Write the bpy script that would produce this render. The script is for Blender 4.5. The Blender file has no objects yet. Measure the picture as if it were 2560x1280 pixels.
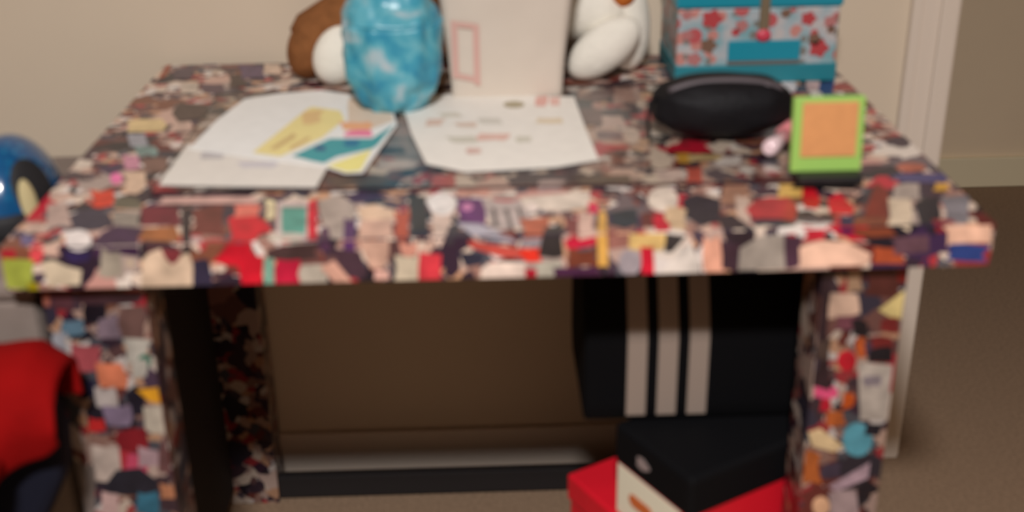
import bpy, bmesh, math, random
from mathutils import Vector, Matrix, noise
random.seed(11)
SC = bpy.context.scene
COL = SC.collection

# ------------------------------------------------------------------ camera, light, exposure
def basis(pitch, roll, th):
    fw = Vector((math.sin(th)*math.cos(pitch), math.cos(th)*math.cos(pitch), -math.sin(pitch)))
    r0 = Vector((math.cos(th), -math.sin(th), 0)); u0 = r0.cross(fw)
    r = r0*math.cos(roll)+u0*math.sin(roll); u = u0*math.cos(roll)-r0*math.sin(roll)
    return Matrix((r, u, -fw)).transposed()
cam_d = bpy.data.cameras.new('camera')
cam = bpy.data.objects.new('camera', cam_d); COL.objects.link(cam)
cam.matrix_world = Matrix.Translation((-.0146, -1.0877, 1.2257)) @ basis(.4239, -.0162, .0228).to_4x4()
cam_d.sensor_width = 36; cam_d.lens = 36*2956.2/2560
cam_d.clip_start = .02
cam_d.dof.use_dof = True                      # the photograph is out of focus all over
cam_d.dof.focus_distance = 30
cam_d.dof.aperture_fstop = 4.4
SC.camera = cam
SC.view_settings.view_transform = 'Standard'; SC.view_settings.look = 'None'
SC.view_settings.gamma = 1; SC.view_settings.use_curve_mapping = False
SC.view_settings.exposure = 0.0
W = bpy.data.worlds.new('world'); SC.world = W; W.use_nodes = True
W.node_tree.nodes['Background'].inputs[0].default_value = (1, .85, .7, 1)
W.node_tree.nodes['Background'].inputs[1].default_value = .0
ld = bpy.data.lights.new('ceiling_lamp', 'AREA'); ld.shape = 'DISK'; ld.size = .26
ld.energy = 95; ld.color = (1, .965, .96)
lo = bpy.data.objects.new('ceiling_lamp', ld); COL.objects.link(lo)
lo.location = (-.12, -1.65, 2.40)

# ------------------------------------------------------------------ helpers
def lin(c):
    f = lambda v: (v/12.92 if v <= .04045 else ((v+.055)/1.055)**2.4)
    return tuple(f(x/255) for x in c)
def alb(c, k=.8, cap=.86):
    return tuple(min(cap, x/k) for x in lin(c))
MATS = {}
def mat(name, col=(200, 200, 200), rough=.6, k=.8, var=0, vscale=20, metal=0, coat=0, bump=0, bscale=200, spec=.5, trans=0):
    if name in MATS: return MATS[name]
    m = bpy.data.materials.new(name); m.use_nodes = True; MATS[name] = m
    nt = m.node_tree; b = nt.nodes['Principled BSDF']
    c = alb(col, k)
    b.inputs['Base Color'].default_value = (*c, 1)
    b.inputs['Roughness'].default_value = rough; b.inputs['Metallic'].default_value = metal
    b.inputs['Coat Weight'].default_value = coat; b.inputs['Coat Roughness'].default_value = .12
    b.inputs['Specular IOR Level'].default_value = spec
    b.inputs['Transmission Weight'].default_value = trans
    tc = nt.nodes.new('ShaderNodeTexCoord')
    if var:
        n = nt.nodes.new('ShaderNodeTexNoise'); n.inputs['Scale'].default_value = vscale; n.inputs['Detail'].default_value = 4
        nt.links.new(tc.outputs['Object'], n.inputs['Vector'])
        r = nt.nodes.new('ShaderNodeValToRGB')
        r.color_ramp.elements[0].position = .3; r.color_ramp.elements[1].position = .7
        r.color_ramp.elements[0].color = (*[x*(1-var) for x in c], 1)
        r.color_ramp.elements[1].color = (*[min(.95, x*(1+var)) for x in c], 1)
        nt.links.new(n.outputs['Fac'], r.inputs['Fac']); nt.links.new(r.outputs['Color'], b.inputs['Base Color'])
    if bump:
        n = nt.nodes.new('ShaderNodeTexNoise'); n.inputs['Scale'].default_value = bscale; n.inputs['Detail'].default_value = 5
        nt.links.new(tc.outputs['Object'], n.inputs['Vector'])
        bp = nt.nodes.new('ShaderNodeBump'); bp.inputs['Strength'].default_value = bump; bp.inputs['Distance'].default_value = .004
        nt.links.new(n.outputs['Fac'], bp.inputs['Height']); nt.links.new(bp.outputs['Normal'], b.inputs['Normal'])
    return m
def ramp(nt, stops, const=True):
    r = nt.nodes.new('ShaderNodeValToRGB'); cr = r.color_ramp
    if const: cr.interpolation = 'CONSTANT'
    while len(cr.elements) < len(stops): cr.elements.new(.5)
    for e, (p, c) in zip(cr.elements, stops): e.position = p; e.color = (*c, 1)
    return r
def collage_mat(name, pal, fine, scale, k, rough=.3):
    """magazine cuttings glued edge over edge: random plain and printed pieces"""
    m = bpy.data.materials.new(name); m.use_nodes = True; nt = m.node_tree; L = nt.links.new
    b = nt.nodes['Principled BSDF']; b.inputs['Roughness'].default_value = rough
    b.inputs['Coat Weight'].default_value = .12; b.inputs['Coat Roughness'].default_value = .2
    b.inputs['Specular IOR Level'].default_value = .3
    tc = nt.nodes.new('ShaderNodeTexCoord')
    wn = nt.nodes.new('ShaderNodeTexNoise'); wn.inputs['Scale'].default_value = 22
    L(tc.outputs['Object'], wn.inputs['Vector'])
    ad = nt.nodes.new('ShaderNodeVectorMath'); ad.operation = 'MULTIPLY_ADD'
    ad.inputs[1].default_value = (.03, .03, .03); L(wn.outputs['Color'], ad.inputs[0]); L(tc.outputs['Object'], ad.inputs[2])
    def vor(s, src):
        v = nt.nodes.new('ShaderNodeTexVoronoi'); v.inputs['Scale'].default_value = s; v.inputs['Randomness'].default_value = 1
        v.distance = 'MANHATTAN'; L(src, v.inputs['Vector']); return v
    v1 = vor(scale, ad.outputs[0]); v2 = vor(scale*2.4, ad.outputs[0])
    s1 = nt.nodes.new('ShaderNodeSeparateColor'); s2 = nt.nodes.new('ShaderNodeSeparateColor')
    L(v1.outputs['Color'], s1.inputs[0]); L(v2.outputs['Color'], s2.inputs[0])
    n = len(pal); r1 = ramp(nt, [(i/n, alb(c, k)) for i, c in enumerate(pal)]); L(s1.outputs[0], r1.inputs[0])
    n = len(fine); r2 = ramp(nt, [(i/n, alb(c, k)) for i, c in enumerate(fine)]); L(s2.outputs[0], r2.inputs[0])
    gt = nt.nodes.new('ShaderNodeMath'); gt.operation = 'GREATER_THAN'; gt.inputs[1].default_value = .42; L(s1.outputs[1], gt.inputs[0])
    mx = nt.nodes.new('ShaderNodeMix'); mx.data_type = 'RGBA'
    L(gt.outputs[0], mx.inputs['Factor']); L(r1.outputs[0], mx.inputs['A']); L(r2.outputs[0], mx.inputs['B'])
    L(mx.outputs['Result'], b.inputs['Base Color'])
    return m
def cut_mat(name, k, rough=.35, coat=.1, printed=.3):
    """single paper cutting, its own ink colour with printed mottling"""
    m = bpy.data.materials.new(name); m.use_nodes = True; nt = m.node_tree; L = nt.links.new
    b = nt.nodes['Principled BSDF']; b.inputs['Roughness'].default_value = rough
    b.inputs['Coat Weight'].default_value = coat; b.inputs['Coat Roughness'].default_value = .22
    b.inputs['Specular IOR Level'].default_value = .3
    a = nt.nodes.new('ShaderNodeVertexColor'); a.layer_name = 'Col'
    tc = nt.nodes.new('ShaderNodeTexCoord')
    n = nt.nodes.new('ShaderNodeTexNoise'); n.inputs['Scale'].default_value = 45; n.inputs['Detail'].default_value = 3
    L(tc.outputs['Object'], n.inputs['Vector'])
    mr = nt.nodes.new('ShaderNodeMapRange'); mr.inputs[1].default_value = .3; mr.inputs[2].default_value = .7
    mr.inputs[3].default_value = 1-printed; mr.inputs[4].default_value = 1+printed*.6
    L(n.outputs['Fac'], mr.inputs[0])
    mx = nt.nodes.new('ShaderNodeMix'); mx.data_type = 'RGBA'; mx.blend_type = 'MULTIPLY'; mx.inputs['Factor'].default_value = 1
    L(a.outputs['Color'], mx.inputs['A']); L(mr.outputs[0], mx.inputs['B']); L(mx.outputs['Result'], b.inputs['Base Color'])
    return m

class M:
    """collects shapes (world coordinates) for ONE mesh object"""
    def __init__(s): s.bm = bmesh.new(); s.col = s.bm.loops.layers.float_color.new('Col')
    def _mi(s, n0, mi):
        for f in list(s.bm.faces)[n0:]: f.material_index = mi
    def box(s, lo, hi, bev=0, rot=None, mi=0, seg=2):
        t = bmesh.new(); bmesh.ops.create_cube(t, size=1)
        c = [(a+b)/2 for a, b in zip(lo, hi)]
        for v in t.verts: v.co = Vector((v.co.x*(hi[0]-lo[0]), v.co.y*(hi[1]-lo[1]), v.co.z*(hi[2]-lo[2])))
        if bev: bmesh.ops.bevel(t, geom=t.edges[:], offset=bev, segments=seg, affect='EDGES', profile=.5)
        for v in t.verts:
            if rot: v.co = Matrix.Rotation(rot[0], 3, rot[1]) @ v.co
            v.co += Vector(c)
        s.add(t, mi)
        return s
    def add(s, t, mi=0, smooth=False):
        mp = {}
        for v in t.verts: mp[v] = s.bm.verts.new(v.co)
        for f in t.faces:
            try: nf = s.bm.faces.new([mp[v] for v in f.verts])
            except ValueError: continue
            nf.material_index = mi; nf.smooth = smooth or f.smooth
        t.free(); return s
    def ell(s, c, r, rot=None, mi=0, nu=32, nv=20, fn=None, zmin=-1):
        t = bmesh.new(); bmesh.ops.create_uvsphere(t, u_segments=nu, v_segments=nv, radius=1)
        for v in t.verts:
            p = v.co.copy(); p.z = max(p.z, zmin)
            if fn: p = fn(p)
            p = Vector((p.x*r[0], p.y*r[1], p.z*r[2]))
            if rot is not None: p = rot @ p
            v.co = p+Vector(c)
        for f in t.faces: f.smooth = True
        return s.add(t, mi)
    def tube(s, pts, rads, n=14, mi=0, caps=True):
        pts = [Vector(p) for p in pts]
        if not hasattr(rads, '__len__'): rads = [rads]*len(pts)
        rings = []
        for i, p in enumerate(pts):
            d = (pts[min(i+1, len(pts)-1)]-pts[max(i-1, 0)]).normalized()
            a = d.cross(Vector((0, 0, 1)));  a = a if a.length > .05 else d.cross(Vector((0, 1, 0)))
            a.normalize(); b = d.cross(a)
            rings.append([s.bm.verts.new(p+(a*math.cos(q)+b*math.sin(q))*rads[i]) for q in [2*math.pi*j/n for j in range(n)]])
        for r0, r1 in zip(rings, rings[1:]):
            for j in range(n):
                f = s.bm.faces.new((r0[j], r0[(j+1) % n], r1[(j+1) % n], r1[j])); f.smooth = True; f.material_index = mi
        if caps:
            for r in (rings[0][::-1], rings[-1]): f = s.bm.faces.new(r); f.material_index = mi
        return s
    def prism(s, pts, vec, mi=0, bev=0):
        t = bmesh.new(); f = t.faces.new([t.verts.new(p) for p in pts])
        g = bmesh.ops.extrude_face_region(t, geom=[f])
        for v in g['geom']:
            if isinstance(v, bmesh.types.BMVert): v.co += Vector(vec)
        bmesh.ops.recalc_face_normals(t, faces=t.faces[:])
        if bev: bmesh.ops.bevel(t, geom=t.edges[:], offset=bev, segments=2, affect='EDGES', profile=.5)
        return s.add(t, mi)
    def grid(s, fn, nu, nv, mi=0, wrap=False):
        V = [[s.bm.verts.new(fn(i/nu, j/nv)) for j in range(nv+1)] for i in range(nu+(0 if wrap else 1))]
        n = len(V)
        for i in range(nu):
            for j in range(nv):
                f = s.bm.faces.new((V[i][j], V[(i+1) % n][j], V[(i+1) % n][j+1], V[i][j+1])); f.smooth = True; f.material_index = mi
        return s
    def cuts(s, data, to3d, off, k, mi=1, start=.00025, step=4e-6):
        """glue flat paper cuttings on a face: data = [[r,g,b],[a0,b0,a1,b1..] mm]"""
        for i, (c, fl) in enumerate(data):
            pts = [Vector(to3d(fl[j]/1000, fl[j+1]/1000))+Vector(off)*(start+step*i) for j in range(0, len(fl), 2)]
            t = bmesh.new(); f = t.faces.new([t.verts.new(p) for p in pts]); f.normal_update()
            if f.normal.dot(Vector(off)) < 0: f.normal_flip()
            r = bmesh.ops.triangulate(t, faces=[f])
            mp = {v: s.bm.verts.new(v.co) for v in t.verts}
            cc = (*alb(c, k), 1)
            for f in t.faces:
                nf = s.bm.faces.new([mp[v] for v in f.verts]); nf.material_index = mi
                for l in nf.loops: l[s.col] = cc
            t.free()
        return s
    def paint(s, col, k=.8):
        for f in s.bm.faces:
            for l in f.loops: l[s.col] = (*alb(col, k), 1)
        return s
    def build(s, name, mats, parent=None, label=None, mods=None, origin=None):
        me = bpy.data.meshes.new(name)
        o = bpy.data.objects.new(name, me); COL.objects.link(o)
        if parent is not None:
            base = parent.get('base') if False else BASE[parent.name]
            o.parent = parent
        else:
            if origin is None:
                zs = [v.co for v in s.bm.verts]
                base = Vector(((min(v.x for v in zs)+max(v.x for v in zs))/2, (min(v.y for v in zs)+max(v.y for v in zs))/2, min(v.z for v in zs)))
            else: base = Vector(origin)
            o.location = base
        for v in s.bm.verts: v.co -= base
        s.bm.to_mesh(me); s.bm.free()
        BASE[o.name] = base
        for m in (mats if isinstance(mats, (list, tuple)) else [mats]): me.materials.append(m)
        if label: o['label'] = label
        for m in mods or []:
            d = o.modifiers.new(m[0].title(), m[0])
            for a, b in m[1].items(): setattr(d, a, b)
        return o
BASE = {}
def thing(name, label, cat, loc, group=None):
    o = bpy.data.objects.new(name, None); COL.objects.link(o); o.location = loc; o.empty_display_size = .05
    BASE[o.name] = Vector(loc); return tag(o, label, cat, group)
def tag(o, label, cat, group=None):
    o['label'] = label; o['category'] = cat
    if group: o['group'] = group
    return o
def struct(o, label=None, cat=None):
    o['kind'] = 'structure'
    if label: o['label'] = label
    if cat: o['category'] = cat
    return o

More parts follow.
